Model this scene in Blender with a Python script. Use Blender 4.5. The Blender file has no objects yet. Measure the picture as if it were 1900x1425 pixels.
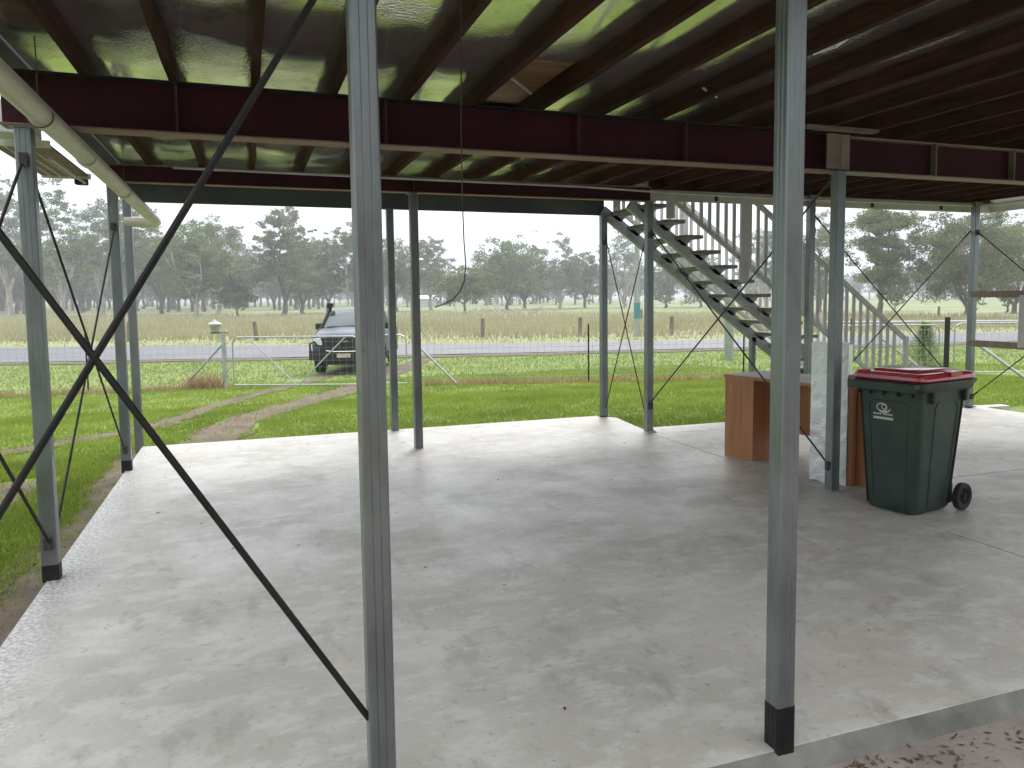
import bpy, bmesh, math, random
import numpy as np
from mathutils import Vector, Matrix
R = math.radians
sc = bpy.context.scene
col = sc.collection

# ------------------------------------------------------------------ camera
H_EYE = 1.6
yaw, pitch, roll = 0.3522485, -0.0832915, 0.0100348
fw = Vector((math.sin(yaw)*math.cos(pitch), math.cos(yaw)*math.cos(pitch), math.sin(pitch)))
rt = Vector((math.cos(yaw), -math.sin(yaw), 0)); dn = fw.cross(rt)
c_, s_ = math.cos(roll), math.sin(roll)
r2 = c_*rt + s_*dn; d2 = -s_*rt + c_*dn
cam = bpy.data.cameras.new('camera'); camo = bpy.data.objects.new('camera', cam); col.objects.link(camo)
camo.matrix_world = Matrix(((r2.x, -d2.x, -fw.x, 0), (r2.y, -d2.y, -fw.y, 0), (r2.z, -d2.z, -fw.z, H_EYE), (0, 0, 0, 1)))
cam.sensor_width = 36; cam.lens = 27.365; cam.shift_x = -0.0220; cam.shift_y = -0.02172
cam.clip_start = 0.05; cam.clip_end = 3000
sc.camera = camo

# ------------------------------------------------------------------ sky, sun, exposure
SUN_EL, SUN_AZ = R(48), R(28)          # azimuth measured from +Y towards +X
w = bpy.data.worlds.new('World'); sc.world = w; w.use_nodes = True
nt = w.node_tree; nt.nodes.clear()
N = nt.nodes.new; K = nt.links.new
out = N('ShaderNodeOutputWorld'); bg = N('ShaderNodeBackground'); K(bg.outputs[0], out.inputs[0])
bg.inputs[1].default_value = 0.1
sky = N('ShaderNodeTexSky'); sky.sky_type = 'NISHITA'; sky.sun_disc = False
sky.sun_elevation = SUN_EL; sky.sun_rotation = SUN_AZ; sky.air_density = 1.5; sky.dust_density = 3
tc = N('ShaderNodeTexCoord'); sep = N('ShaderNodeSeparateXYZ'); K(tc.outputs['Generated'], sep.inputs[0])
grad = N('ShaderNodeValToRGB')                       # overcast cloud: brighter overhead than at the horizon
grad.color_ramp.elements[0].position = 0.0; grad.color_ramp.elements[0].color = (.285, .335, .405, 1)
grad.color_ramp.elements[1].position = 0.8; grad.color_ramp.elements[1].color = (1, 1, 1, 1)
e = grad.color_ramp.elements.new(0.2); e.color = (.40, .43, .47, 1)
K(sep.outputs[2], grad.inputs[0])
mpg = N('ShaderNodeMapping'); mpg.inputs['Scale'].default_value = (1, 1, 4.0); K(tc.outputs['Generated'], mpg.inputs[0])
cn = N('ShaderNodeTexNoise'); cn.inputs['Scale'].default_value = 2.2; cn.inputs['Detail'].default_value = 6; K(mpg.outputs[0], cn.inputs[0])
cr = N('ShaderNodeMapRange'); cr.inputs[1].default_value = .36; cr.inputs[2].default_value = .64; cr.inputs[3].default_value = 0.66; cr.inputs[4].default_value = 1.3
K(cn.outputs[0], cr.inputs[0])
mul = N('ShaderNodeVectorMath'); mul.operation = 'SCALE'; K(grad.outputs[0], mul.inputs[0]); K(cr.outputs[0], mul.inputs['Scale'])
dt = N('ShaderNodeVectorMath'); dt.operation = 'DOT_PRODUCT'; K(tc.outputs['Generated'], dt.inputs[0]); dt.inputs[1].default_value = (math.sin(R(30)), math.cos(R(30)), .25)
gl = N('ShaderNodeMapRange'); gl.inputs[1].default_value = .55; gl.inputs[2].default_value = 1.0; gl.inputs[3].default_value = 12.0; gl.inputs[4].default_value = 20.0; gl.interpolation_type = 'SMOOTHSTEP'
K(dt.outputs['Value'], gl.inputs[0])
mul2 = N('ShaderNodeVectorMath'); mul2.operation = 'SCALE'; K(gl.outputs[0], mul2.inputs['Scale']); K(mul.outputs[0], mul2.inputs[0])
mx = N('ShaderNodeMix'); mx.data_type = 'RGBA'; mx.inputs[0].default_value = 0.88
K(sky.outputs[0], mx.inputs[6]); K(mul2.outputs[0], mx.inputs[7]); K(mx.outputs[2], bg.inputs[0])

sl = bpy.data.lights.new('sun', 'SUN'); sl.energy = 0.8; sl.angle = R(14); sl.color = (1, .96, .9)
so = bpy.data.objects.new('sun', sl); col.objects.link(so)
sdir = Vector((math.sin(SUN_AZ)*math.cos(SUN_EL), math.cos(SUN_AZ)*math.cos(SUN_EL), math.sin(SUN_EL)))
so.rotation_euler = sdir.to_track_quat('Z', 'Y').to_euler()
sc.view_settings.view_transform = 'Standard'; sc.view_settings.look = 'None'
sc.view_settings.exposure = 1.15; sc.view_settings.gamma = 1
sc.render.engine = 'CYCLES'
sc.cycles.use_denoising = True
sc.cycles.max_bounces = 8; sc.cycles.diffuse_bounces = 4; sc.cycles.glossy_bounces = 4
sc.cycles.transmission_bounces = 4; sc.cycles.volume_bounces = 0; sc.cycles.transparent_max_bounces = 8
sc.cycles.sample_clamp_indirect = 8

def tz(y):                                        # the ground falls gently away from the slab
    return float(np.interp(y, [9.5, 22, 38], [-.10, -.48, -.75]))

# ------------------------------------------------------------------ helpers
def tag(o, label=None, cat=None, group=None, kind=None):
    if label: o['label'] = label
    if cat: o['category'] = cat
    if group: o['group'] = group
    if kind: o['kind'] = kind
    return o
def empty(name, loc=(0, 0, 0), rz=0):
    o = bpy.data.objects.new(name, None); col.objects.link(o); o.location = loc; o.rotation_euler = (0, 0, rz)
    o.empty_display_size = .1
    return o
class MB:
    def __init__(s): s.v = []; s.f = []
    def add(s, vs, fs):
        b = len(s.v); s.v += [tuple(v) for v in vs]; s.f += [tuple(i+b for i in f) for f in fs]; return s
    def box(s, x0, x1, y0, y1, z0, z1, M=None):
        vs = [Vector((x, y, z)) for z in (z0, z1) for y in (y0, y1) for x in (x0, x1)]
        if M: vs = [M @ v for v in vs]
        return s.add(vs, [(0, 2, 3, 1), (4, 5, 7, 6), (0, 1, 5, 4), (2, 6, 7, 3), (0, 4, 6, 2), (1, 3, 7, 5)])
    def bar(s, a, b, w, h=None, up=(0, 0, 1)):
        a, b = Vector(a), Vector(b); h = h or w; d = (b-a).normalized(); u = Vector(up)
        if abs(d.dot(u)) > .98: u = Vector((1, 0, 0))
        x = d.cross(u).normalized(); z = x.cross(d)
        vs = [p + x*sx*w/2 + z*sz*h/2 for p in (a, b) for sx, sz in ((-1, -1), (1, -1), (1, 1), (-1, 1))]
        return s.add(vs, [(0, 1, 2, 3), (7, 6, 5, 4), (0, 4, 5, 1), (1, 5, 6, 2), (2, 6, 7, 3), (3, 7, 4, 0)])
    def tube(s, pts, r, n=10, cap=True):
        pts = [Vector(p) for p in pts]; rr = r if isinstance(r, (list, tuple)) else [r]*len(pts)
        b = len(s.v); prev = None
        for i, p in enumerate(pts):
            d = (pts[min(i+1, len(pts)-1)] - pts[max(i-1, 0)])
            if d.length < 1e-9: d = Vector((0, 0, 1))
            d.normalize()
            if prev is None:
                x = d.cross(Vector((0, 0, 1)) if abs(d.z) < .95 else Vector((1, 0, 0))).normalized()
            else:
                x = (prev - d*prev.dot(d)).normalized()
            prev = x; y = d.cross(x)
            for k in range(n):
                t = 2*math.pi*k/n; s.v.append(tuple(p + (x*math.cos(t)+y*math.sin(t))*rr[i]))
        for i in range(len(pts)-1):
            for k in range(n):
                k2 = (k+1) % n; s.f.append((b+i*n+k, b+i*n+k2, b+(i+1)*n+k2, b+(i+1)*n+k))
        if cap:
            s.f.append(tuple(b+k for k in range(n))[::-1]); m = b+(len(pts)-1)*n; s.f.append(tuple(m+k for k in range(n)))
        return s
    def prism(s, poly, z0, z1, M=None):
        n = len(poly); vs = [Vector((p[0], p[1], z)) for z in (z0, z1) for p in poly]
        if M: vs = [M @ v for v in vs]
        return s.add(vs, [tuple(range(n))[::-1], tuple(range(n, 2*n))] + [(i, (i+1) % n, n+(i+1) % n, n+i) for i in range(n)])
    def loft(s, rings, cap=True):
        b = len(s.v); n = len(rings[0])
        for r_ in rings: s.v += [tuple(p) for p in r_]
        for i in range(len(rings)-1):
            for k in range(n):
                k2 = (k+1) % n; s.f.append((b+i*n+k, b+i*n+k2, b+(i+1)*n+k2, b+(i+1)*n+k))
        if cap: s.f.append(tuple(b+k for k in range(n))[::-1]); m = b+(len(rings)-1)*n; s.f.append(tuple(m+k for k in range(n)))
        return s
    def build(s, name, mat, parent=None, smooth=False, bevel=0, loc=None):
        me = bpy.data.meshes.new(name); me.from_pydata(s.v, [], s.f)
        bm = bmesh.new(); bm.from_mesh(me); bmesh.ops.recalc_face_normals(bm, faces=bm.faces)
        bm.to_mesh(me); bm.free()
        me.materials.append(mat)
        if smooth:
            me.polygons.foreach_set('use_smooth', [True]*len(me.polygons))
            me.set_sharp_from_angle(angle=R(38))
        o = bpy.data.objects.new(name, me); col.objects.link(o); o.parent = parent
        if loc: o.location = loc
        if bevel:
            m = o.modifiers.new('bevel', 'BEVEL'); m.width = bevel; m.segments = 2; m.limit_method = 'ANGLE'; m.angle_limit = R(40)
        return o
def fast_mesh(name, V, F, mat, parent=None):
    me = bpy.data.meshes.new(name); n = F.shape[1]
    me.vertices.add(len(V)); me.vertices.foreach_set('co', np.asarray(V, np.float32).ravel())
    me.loops.add(F.size); me.loops.foreach_set('vertex_index', F.astype(np.int32).ravel())
    me.polygons.add(len(F)); me.polygons.foreach_set('loop_start', np.arange(0, F.size, n, dtype=np.int32))
    me.update(calc_edges=True); me.materials.append(mat)
    o = bpy.data.objects.new(name, me); col.objects.link(o); o.parent = parent
    return o

# ------------------------------------------------------------------ materials
def mat(name, color, rough=.6, metal=0, c2=None, scale=5, detail=5, lo=.35, hi=.65, bump=0, bscale=None, stretch=None,
        rr=None, spec=None, extra=None, coat=0, sss=0):
    m = bpy.data.materials.new(name); m.use_nodes = True; t = m.node_tree; b = t.nodes['Principled BSDF']
    b.inputs['Base Color'].default_value = (*color, 1); b.inputs['Roughness'].default_value = rough; b.inputs['Metallic'].default_value = metal
    if spec is not None: b.inputs['Specular IOR Level'].default_value = spec
    if coat: b.inputs['Coat Weight'].default_value = coat; b.inputs['Coat Roughness'].default_value = .05
    co = t.nodes.new('ShaderNodeTexCoord'); mp = t.nodes.new('ShaderNodeMapping'); t.links.new(co.outputs['Object'], mp.inputs[0])
    if stretch: mp.inputs['Scale'].default_value = stretch
    if c2 or rr or bump:
        n = t.nodes.new('ShaderNodeTexNoise'); n.inputs['Scale'].default_value = scale; n.inputs['Detail'].default_value = detail; n.inputs['Roughness'].default_value = .6
        t.links.new(mp.outputs[0], n.inputs[0])
    if c2:
        r = t.nodes.new('ShaderNodeMapRange'); r.inputs[1].default_value = lo; r.inputs[2].default_value = hi; t.links.new(n.outputs[0], r.inputs[0])
        x = t.nodes.new('ShaderNodeMix'); x.data_type = 'RGBA'; x.inputs[6].default_value = (*color, 1); x.inputs[7].default_value = (*c2, 1)
        t.links.new(r.outputs[0], x.inputs[0]); t.links.new(x.outputs[2], b.inputs['Base Color']); m['mixnode'] = x.name
    if rr:
        r = t.nodes.new('ShaderNodeMapRange'); r.inputs[1].default_value = .3; r.inputs[2].default_value = .7; r.inputs[3].default_value = rr[0]; r.inputs[4].default_value = rr[1]
        t.links.new(n.outputs[0], r.inputs[0]); t.links.new(r.outputs[0], b.inputs['Roughness'])
    if bump:
        n2 = t.nodes.new('ShaderNodeTexNoise'); n2.inputs['Scale'].default_value = bscale or scale*4; n2.inputs['Detail'].default_value = 6
        t.links.new(mp.outputs[0], n2.inputs[0])
        bp = t.nodes.new('ShaderNodeBump'); bp.inputs['Strength'].default_value = bump; bp.inputs['Distance'].default_value = .02
        t.links.new(n2.outputs[0], bp.inputs['Height']); t.links.new(bp.outputs[0], b.inputs['Normal'])
    return m
def overlay(m, color, scale, lo, hi, stretch=(1, 1, 1), amount=1.0, kind='noise', detail=4, loc=(0, 0, 0)):
    """lay another noise-shaped colour over what already drives the base colour"""
    t = m.node_tree; b = t.nodes['Principled BSDF']; l = b.inputs['Base Color'].links
    co = t.nodes.new('ShaderNodeTexCoord'); mp = t.nodes.new('ShaderNodeMapping'); mp.inputs['Scale'].default_value = stretch; mp.inputs['Location'].default_value = loc
    t.links.new(co.outputs['Object'], mp.inputs[0])
    if kind == 'noise':
        n = t.nodes.new('ShaderNodeTexNoise'); n.inputs['Detail'].default_value = detail; n.inputs['Roughness'].default_value = .68; o = n.outputs[0]
    else:
        n = t.nodes.new('ShaderNodeTexVoronoi'); o = n.outputs['Distance']
    n.inputs['Scale'].default_value = scale; t.links.new(mp.outputs[0], n.inputs[0])
    r = t.nodes.new('ShaderNodeMapRange'); r.inputs[1].default_value = lo; r.inputs[2].default_value = hi; r.inputs[4].default_value = amount
    t.links.new(o, r.inputs[0])
    x = t.nodes.new('ShaderNodeMix'); x.data_type = 'RGBA'; x.inputs[7].default_value = (*color, 1)
    if l: t.links.new(l[0].from_socket, x.inputs[6])
    else: x.inputs[6].default_value = b.inputs['Base Color'].default_value
    t.links.new(r.outputs[0], x.inputs[0]); t.links.new(x.outputs[2], b.inputs['Base Color'])
    return m
def leafmat(name, a, b_, c=None, trans=.25, nscale=.6):
    m = bpy.data.materials.new(name); m.use_nodes = True; t = m.node_tree; b = t.nodes['Principled BSDF']
    b.inputs['Roughness'].default_value = .6; b.inputs['Specular IOR Level'].default_value = .25
    g = t.nodes.new('ShaderNodeNewGeometry'); co = t.nodes.new('ShaderNodeTexCoord')
    n = t.nodes.new('ShaderNodeTexNoise'); n.inputs['Scale'].default_value = nscale; n.inputs['Detail'].default_value = 3
    t.links.new(co.outputs['Object'], n.inputs[0])
    ad = t.nodes.new('ShaderNodeMath'); ad.operation = 'MULTIPLY_ADD'; ad.inputs[1].default_value = .45; t.links.new(g.outputs['Random Per Island'], ad.inputs[0])
    mr = t.nodes.new('ShaderNodeMapRange'); mr.inputs[1].default_value = .3; mr.inputs[2].default_value = .7; mr.inputs[4].default_value = .6
    t.links.new(n.outputs[0], mr.inputs[0]); t.links.new(mr.outputs[0], ad.inputs[2])
    r = t.nodes.new('ShaderNodeValToRGB'); r.color_ramp.elements[0].color = (*a, 1); r.color_ramp.elements[1].color = (*b_, 1)
    if c: e = r.color_ramp.elements.new(.97); e.color = (*b_, 1); r.color_ramp.elements[2].color = (*c, 1)
    t.links.new(ad.outputs[0], r.inputs[0]); t.links.new(r.outputs[0], b.inputs['Base Color'])
    if trans:
        tr = t.nodes.new('ShaderNodeBsdfTranslucent'); t.links.new(r.outputs[0], tr.inputs[0])
        ms = t.nodes.new('ShaderNodeMixShader'); ms.inputs[0].default_value = trans
        o = t.nodes['Material Output']; t.links.new(b.outputs[0], ms.inputs[1]); t.links.new(tr.outputs[0], ms.inputs[2]); t.links.new(ms.outputs[0], o.inputs[0])
    return m

M = {}
M['slab'] = mat('concrete', (.50, .48, .44), .5, c2=(.405, .388, .352), scale=1.1, detail=12, rr=(.34, .58), bump=.10, bscale=40, lo=.38, hi=.62)
overlay(M['slab'], (.60, .59, .555), 3.4, .49, .59, (1, 1.7, 1), .6, detail=14)
overlay(M['slab'], (.27, .25, .22), 2.6, .55, .64, (1.7, .9, 1), .5, detail=14, loc=(3, 1, 0))
overlay(M['slab'], (.46, .37, .28), 1.3, .56, .70, (1, 1, 1), .45, detail=10, loc=(8, 3, 0))
overlay(M['slab'], (.62, .61, .59), 11, .57, .66, (1, 1.4, 1), .45, detail=14, loc=(1, 9, 0))
overlay(M['slab'], (.25, .235, .21), 15, .58, .64, (1, 1, 1), .45, detail=14, loc=(6, 4, 0))
overlay(M['slab'], (.16, .145, .13), 60, .67, .70, (1, 1, 1), .7, detail=4, loc=(5, 2, 0))
overlay(M['slab'], (.20, .19, .17), 7, .055, .03, (1, 1, 1), .6, kind='vor')
overlay(M['slab'], (.40, .19, .08), 1.15, .035, .015, (1, 1, 1), .7, kind='vor', loc=(.4, .7, 0))
overlay(M['slab'], (.22, .21, .195), .55, .69, .75, (1, 1, 1), .55, detail=12, loc=(2.2, 6.1, 0))
def worn_edge(m):
    t = m.node_tree; b = t.nodes['Principled BSDF']; src = b.inputs['Base Color'].links[0].from_socket
    co = t.nodes.new('ShaderNodeTexCoord'); sp_ = t.nodes.new('ShaderNodeSeparateXYZ'); t.links.new(co.outputs['Object'], sp_.inputs[0])
    n = t.nodes.new('ShaderNodeTexNoise'); n.inputs['Scale'].default_value = 45; n.inputs['Detail'].default_value = 5; t.links.new(co.outputs['Object'], n.inputs[0])
    n2 = t.nodes.new('ShaderNodeTexNoise'); n2.inputs['Scale'].default_value = 2.5; n2.inputs['Detail'].default_value = 8; t.links.new(co.outputs['Object'], n2.inputs[0])
    ad = t.nodes.new('ShaderNodeMath'); ad.operation = 'MULTIPLY_ADD'; ad.inputs[1].default_value = .35; t.links.new(n2.outputs[0], ad.inputs[0]); t.links.new(sp_.outputs[0], ad.inputs[2])
    r = t.nodes.new('ShaderNodeMapRange'); r.inputs[1].default_value = -.66; r.inputs[2].default_value = -.92; r.inputs[3].default_value = 0; r.inputs[4].default_value = .85; t.links.new(ad.outputs[0], r.inputs[0])
    cr_ = t.nodes.new('ShaderNodeValToRGB'); cr_.color_ramp.elements[0].position = .42; cr_.color_ramp.elements[0].color = (.27, .25, .22, 1); cr_.color_ramp.elements[1].position = .58; cr_.color_ramp.elements[1].color = (.58, .59, .60, 1)
    t.links.new(n.outputs[0], cr_.inputs[0])
    x = t.nodes.new('ShaderNodeMix'); x.data_type = 'RGBA'; t.links.new(src, x.inputs[6]); t.links.new(cr_.outputs[0], x.inputs[7]); t.links.new(r.outputs[0], x.inputs[0]); t.links.new(x.outputs[2], b.inputs['Base Color'])
worn_edge(M['slab'])
M['slab_base'] = mat('dark gap', (.05, .045, .04), .9)
M['path'] = mat('old path', (.37, .32, .295), .85, c2=(.25, .215, .195), scale=2.5, detail=9, bump=.35, bscale=40)
overlay(M['path'], (.12, .09, .07), 30, .62, .72, amount=.7)
M['kerb'] = mat('slab kerb', (.25, .25, .225), .8, c2=(.13, .13, .115), scale=4, detail=9, bump=.4, bscale=30)
M['ground'] = mat('ground', (.125, .185, .025), .95, c2=(.20, .255, .05), scale=.8, detail=9, bump=.5, bscale=9)
M['verge'] = mat('verge', (.20, .23, .08), .95, c2=(.28, .27, .14), scale=.5, detail=9, bump=.5, bscale=6)
M['dirt'] = mat('dirt', (.17, .125, .09), .95, c2=(.095, .072, .052), scale=2.2, detail=9, bump=.8, bscale=14)
overlay(M['dirt'], (.10, .14, .04), 3.2, .56, .66, amount=.8, detail=7)
M['road'] = mat('asphalt', (.095, .098, .112), .65, c2=(.13, .133, .148), scale=.5, detail=7, bump=.2, bscale=30)
M['paddock'] = mat('paddock', (.33, .30, .18), .95, c2=(.23, .24, .11), scale=.16, detail=9, bump=.6, bscale=2)
M['green_field'] = mat('field', (.15, .20, .06), .95, c2=(.25, .27, .12), scale=.06, detail=8)
M['galv'] = mat('galvanised steel', (.185, .205, .212), .36, .7, c2=(.27, .295, .30), scale=7, detail=8, bump=.05, bscale=60, stretch=(1, 1, .35), rr=(.3, .48))
overlay(M['galv'], (.17, .17, .16), 22, .66, .74, (1, 1, .5), .7)
M['galv3'] = mat('weathered stringer steel', (.34, .365, .37), .5, .2, c2=(.42, .45, .455), scale=7)
M['galv2'] = mat('bright galvanised', (.46, .48, .49), .4, .5, c2=(.34, .36, .37), scale=12, detail=6)
M['black'] = mat('black paint and shade', (.010, .010, .012), .55, spec=.3, c2=(.022, .02, .018), scale=9)
M['rod'] = mat('rod steel', (.016, .014, .013), .6, 0, spec=.3, c2=(.035, .024, .018), scale=6)
M['rod2'] = mat('grey rod', (.045, .043, .042), .6, .2, c2=(.08, .06, .05), scale=8)
M['red'] = mat('red oxide', (.052, .0055, .010), .6, spec=.2, c2=(.032, .004, .007), scale=2, detail=7, bump=.06, bscale=20)
M['stiff'] = mat('stiffener primer', (.10, .045, .04), .7, spec=.2, c2=(.06, .03, .026), scale=4)
M['flange'] = mat('floor lit flange', (.27, .15, .12), .6, c2=(.18, .10, .08), scale=4, detail=8)  # floor light on the beam underside is put into this pinkish brown
M['flange2'] = mat('pale flange', (.30, .245, .19), .6, c2=(.18, .145, .11), scale=4, detail=8)
M['joist'] = mat('hardwood joist', (.062, .022, .013), .8, spec=.12, c2=(.022, .009, .006), scale=3.5, detail=9, bump=.25, bscale=22, stretch=(6, .7, 6))
M['board'] = mat('floor board', (.30, .16, .075), .6, c2=(.16, .08, .035), scale=2.5, detail=9, stretch=(1, 9, 1))
M['fascia'] = mat('white fascia', (.55, .53, .46), .6, c2=(.40, .38, .32), scale=2, detail=8)
M['edge'] = mat('edge beam', (.045, .055, .055), .5, c2=(.07, .08, .075), scale=2)
M['pvc'] = mat('pvc', (.56, .54, .46), .38, c2=(.45, .42, .35), scale=3, detail=8)
M['timber'] = mat('grey timber', (.26, .2, .15), .8, c2=(.15, .11, .085), scale=3, detail=9, stretch=(1, 8, 8), bump=.3)
M['whitepaint'] = mat('pale paint', (.52, .53, .52), .5, c2=(.40, .41, .40), scale=4, detail=7)
M['tread'] = mat('tread', (.17, .155, .14), .8, c2=(.26, .24, .21), scale=5, detail=8, bump=.4)
M['lam'] = mat('timber laminate', (.50, .215, .085), .45, c2=(.36, .145, .05), scale=2.2, detail=9, stretch=(7, 7, .5))
M['lamtop'] = mat('desk top', (.44, .43, .42), .5, c2=(.36, .35, .34), scale=5)
M['binbody'] = mat('bin green', (.018, .038, .028), .42, c2=(.038, .058, .045), scale=5, bump=.03, bscale=200)
M['binlid'] = mat('bin lid', (.52, .014, .042), .15, c2=(.44, .013, .035), scale=3, spec=.8, coat=.5)
M['rubber'] = mat('rubber', (.015, .015, .015), .7)
M['print'] = mat('white print', (.6, .62, .6), .6)
M['carpaint'] = mat('car paint', (.07, .082, .112), .42, .4, coat=.1)
M['glass'] = mat('car glass', (.035, .06, .065), .06, 0, spec=.9)
M['chrome'] = mat('chrome', (.7, .7, .7), .15, 1)
M['lamp'] = mat('headlamp', (.75, .78, .8), .1, .2, coat=1)
M['plate'] = mat('number plate', (.5, .3, .25), .5, c2=(.6, .55, .5), scale=14)
M['bark'] = mat('gum bark', (.50, .47, .42), .85, c2=(.24, .21, .18), scale=1.6, detail=7, stretch=(2, 2, .5))
M['barkd'] = mat('dark bark', (.16, .13, .105), .9, c2=(.08, .065, .05), scale=2, detail=7, stretch=(2, 2, .5))
M['pole'] = mat('pole timber', (.34, .36, .32), .85, c2=(.25, .27, .24), scale=3, stretch=(3, 3, .4))
M['pole2'] = mat('weathered green pole', (.20, .26, .22), .85, c2=(.29, .32, .28), scale=3, stretch=(3, 3, .4))
M['teal'] = mat('teal band', (.04, .22, .23), .5)
M['post'] = mat('old split post', (.20, .16, .13), .9, c2=(.11, .09, .07), scale=6, stretch=(1, 1, .3))
M['wire'] = mat('fence wire', (.40, .41, .41), .5, .6)
M['leafA'] = leafmat('gum leaves', (.075, .10, .025), (.215, .265, .085), nscale=.35)
M['leafB'] = leafmat('dense leaves', (.065, .088, .022), (.205, .23, .06), nscale=.3)
M['leafC'] = leafmat('pale leaves', (.10, .125, .065), (.25, .285, .15), nscale=.4)
M['leafD'] = leafmat('haze tinted leaves', (.09, .12, .08), (.19, .23, .16), nscale=.1)  # haze put into the colour: bluer and paler than the nearer leaves
M['lawn'] = leafmat('lawn blades', (.125, .20, .022), (.31, .395, .055), (.36, .37, .13), .35, .9)
M['weeds'] = leafmat('verge blades', (.145, .21, .05), (.28, .34, .10), (.36, .33, .18), .3, .4)
M['straw'] = leafmat('tall dry grass', (.235, .24, .12), (.43, .395, .24), (.33, .28, .17), .35, .12)
M['thatch'] = leafmat('dead grass', (.28, .17, .09), (.48, .34, .2), None, .2, 2)
M['conifer'] = leafmat('conifer', (.13, .21, .04), (.32, .40, .10), None, .2, 2)
M['litter'] = leafmat('leaf litter', (.05, .03, .02), (.17, .10, .05), (.35, .25, .1), 0, 5)

# foil under the floor: crinkled silver sheet, dusty in places
m = mat('foil', (.92, .93, .91), .2, .9, c2=(.74, .72, .75), scale=2.2, detail=8, rr=(.07, .17)); M['foil'] = m
t = m.node_tree; b = t.nodes['Principled BSDF']
co = t.nodes.new('ShaderNodeTexCoord'); n1 = t.nodes.new('ShaderNodeTexNoise'); n1.inputs['Scale'].default_value = 48; n1.inputs['Detail'].default_value = 9; n1.inputs['Distortion'].default_value = .5
n2 = t.nodes.new('ShaderNodeTexNoise'); n2.inputs['Scale'].default_value = 1.6; n2.inputs['Detail'].default_value = 2
n3 = t.nodes.new('ShaderNodeTexNoise'); n3.inputs['Scale'].default_value = 1.3; n3.inputs['Detail'].default_value = 4
for q in (n1, n2, n3): t.links.new(co.outputs['Object'], q.inputs[0])
mk = t.nodes.new('ShaderNodeMapRange'); mk.inputs[1].default_value = .48; mk.inputs[2].default_value = .64; mk.inputs[3].default_value = .02; mk.inputs[4].default_value = .34; t.links.new(n3.outputs[0], mk.inputs[0])
b1 = t.nodes.new('ShaderNodeBump'); b1.inputs['Distance'].default_value = .02; t.links.new(n1.outputs[0], b1.inputs['Height']); t.links.new(mk.outputs[0], b1.inputs['Strength'])
b2 = t.nodes.new('ShaderNodeBump'); b2.inputs['Strength'].default_value = .05; b2.inputs['Distance'].default_value = .03; t.links.new(n2.outputs[0], b2.inputs['Height']); t.links.new(b1.outputs[0], b2.inputs['Normal'])
t.links.new(b2.outputs[0], b.inputs['Normal'])
overlay(m, (.36, .33, .34), 3.2, .54, .66, (1.4, 1, 1), .75, detail=12, loc=(4, 4, 0))
overlay(m, (.20, .18, .18), 26, .60, .66, (1, 1.4, 1), .7, detail=8, loc=(1, 2, 0))
overlay(m, (1, 1, .98), 46, .60, .65, (1, 1.6, 1), .9, detail=5)
M['foilwrap'] = mat('foil wrap', (.70, .71, .70), .38, .8, c2=(.86, .87, .86), scale=9, detail=8, bump=.25, bscale=60)

# ------------------------------------------------------------------ ground, slab, road
def ground_sheet(name, x0, x1, ys, dz, mtl, nx=2):
    xs = np.linspace(x0, x1, nx); mb = MB()
    for y in ys:
        for x in xs: mb.v.append((float(x), y, tz(y)+dz))
    for j in range(len(ys)-1):
        for i in range(nx-1):
            a = j*nx+i; mb.f.append((a, a+1, a+nx+1, a+nx))
    return tag(mb.build(name, mtl), kind='structure')
# lawn sheet reaches the horizon; fields lie on it as thin sheets
ground_sheet('ground', -900, 900, [-9, 9.5, 22, 38, 1100], 0, M['ground'])
def strip(name, near, far, mtl, dz, n=8, x0=-90, x1=110, dx=4.0, jit=0.0, seed=1):
    rnd = random.Random(seed); xs = np.arange(x0, x1+.1, dx); mb = MB()
    nx_, ny_ = zip(*near); fx_, fy_ = zip(*far)
    for x in xs:
        a = float(np.interp(x, nx_, ny_)) + rnd.uniform(-jit, jit); b = float(np.interp(x, fx_, fy_)) + rnd.uniform(-jit, jit)
        for k in range(n+1):
            y = a + (b-a)*k/n; mb.v.append((float(x), y, tz(y)+dz))
    for i in range(len(xs)-1):
        for k in range(n):
            q = i*(n+1)+k; mb.f.append((q, q+n+1, q+n+2, q+1))
    return tag(mb.build(name, mtl), kind='structure')
road_near = [(-90, 60), (-60, 50), (-8.7, 33.9), (8.5, 28.6), (13.7, 27.5), (27, 24.5), (110, 4)]
road_far = [(-90, 76), (-60, 66), (-12.7, 47.3), (0, 42.0), (11.4, 36.9), (17.9, 34.4), (36.8, 31.6), (110, 14)]
ROADN = lambda x: float(np.interp(x, *zip(*road_near))); ROADF = lambda x: float(np.interp(x, *zip(*road_far)))
PADN = lambda x: ROADF(x) + 5.5
strip('road', road_near, road_far, M['road'], .045)
strip('road_verge', [(x, y-1.3) for x, y in road_near], [(x, y+.05) for x, y in road_near], M['dirt'], .03, n=2, jit=.4, dx=1.5)
strip('far_verge', [(x, y-.05) for x, y in road_far], [(x, y+5.6) for x, y in road_far], M['verge'], .03, n=3)
strip('paddock', [(x, y+5.5) for x, y in road_far], [(-90, 175), (0, 126), (34, 116), (50, 88), (110, 60)], M['paddock'], .02, n=16)
ground_sheet('far_field', -900, 900, [40, 1090], .008, M['green_field'])

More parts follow.
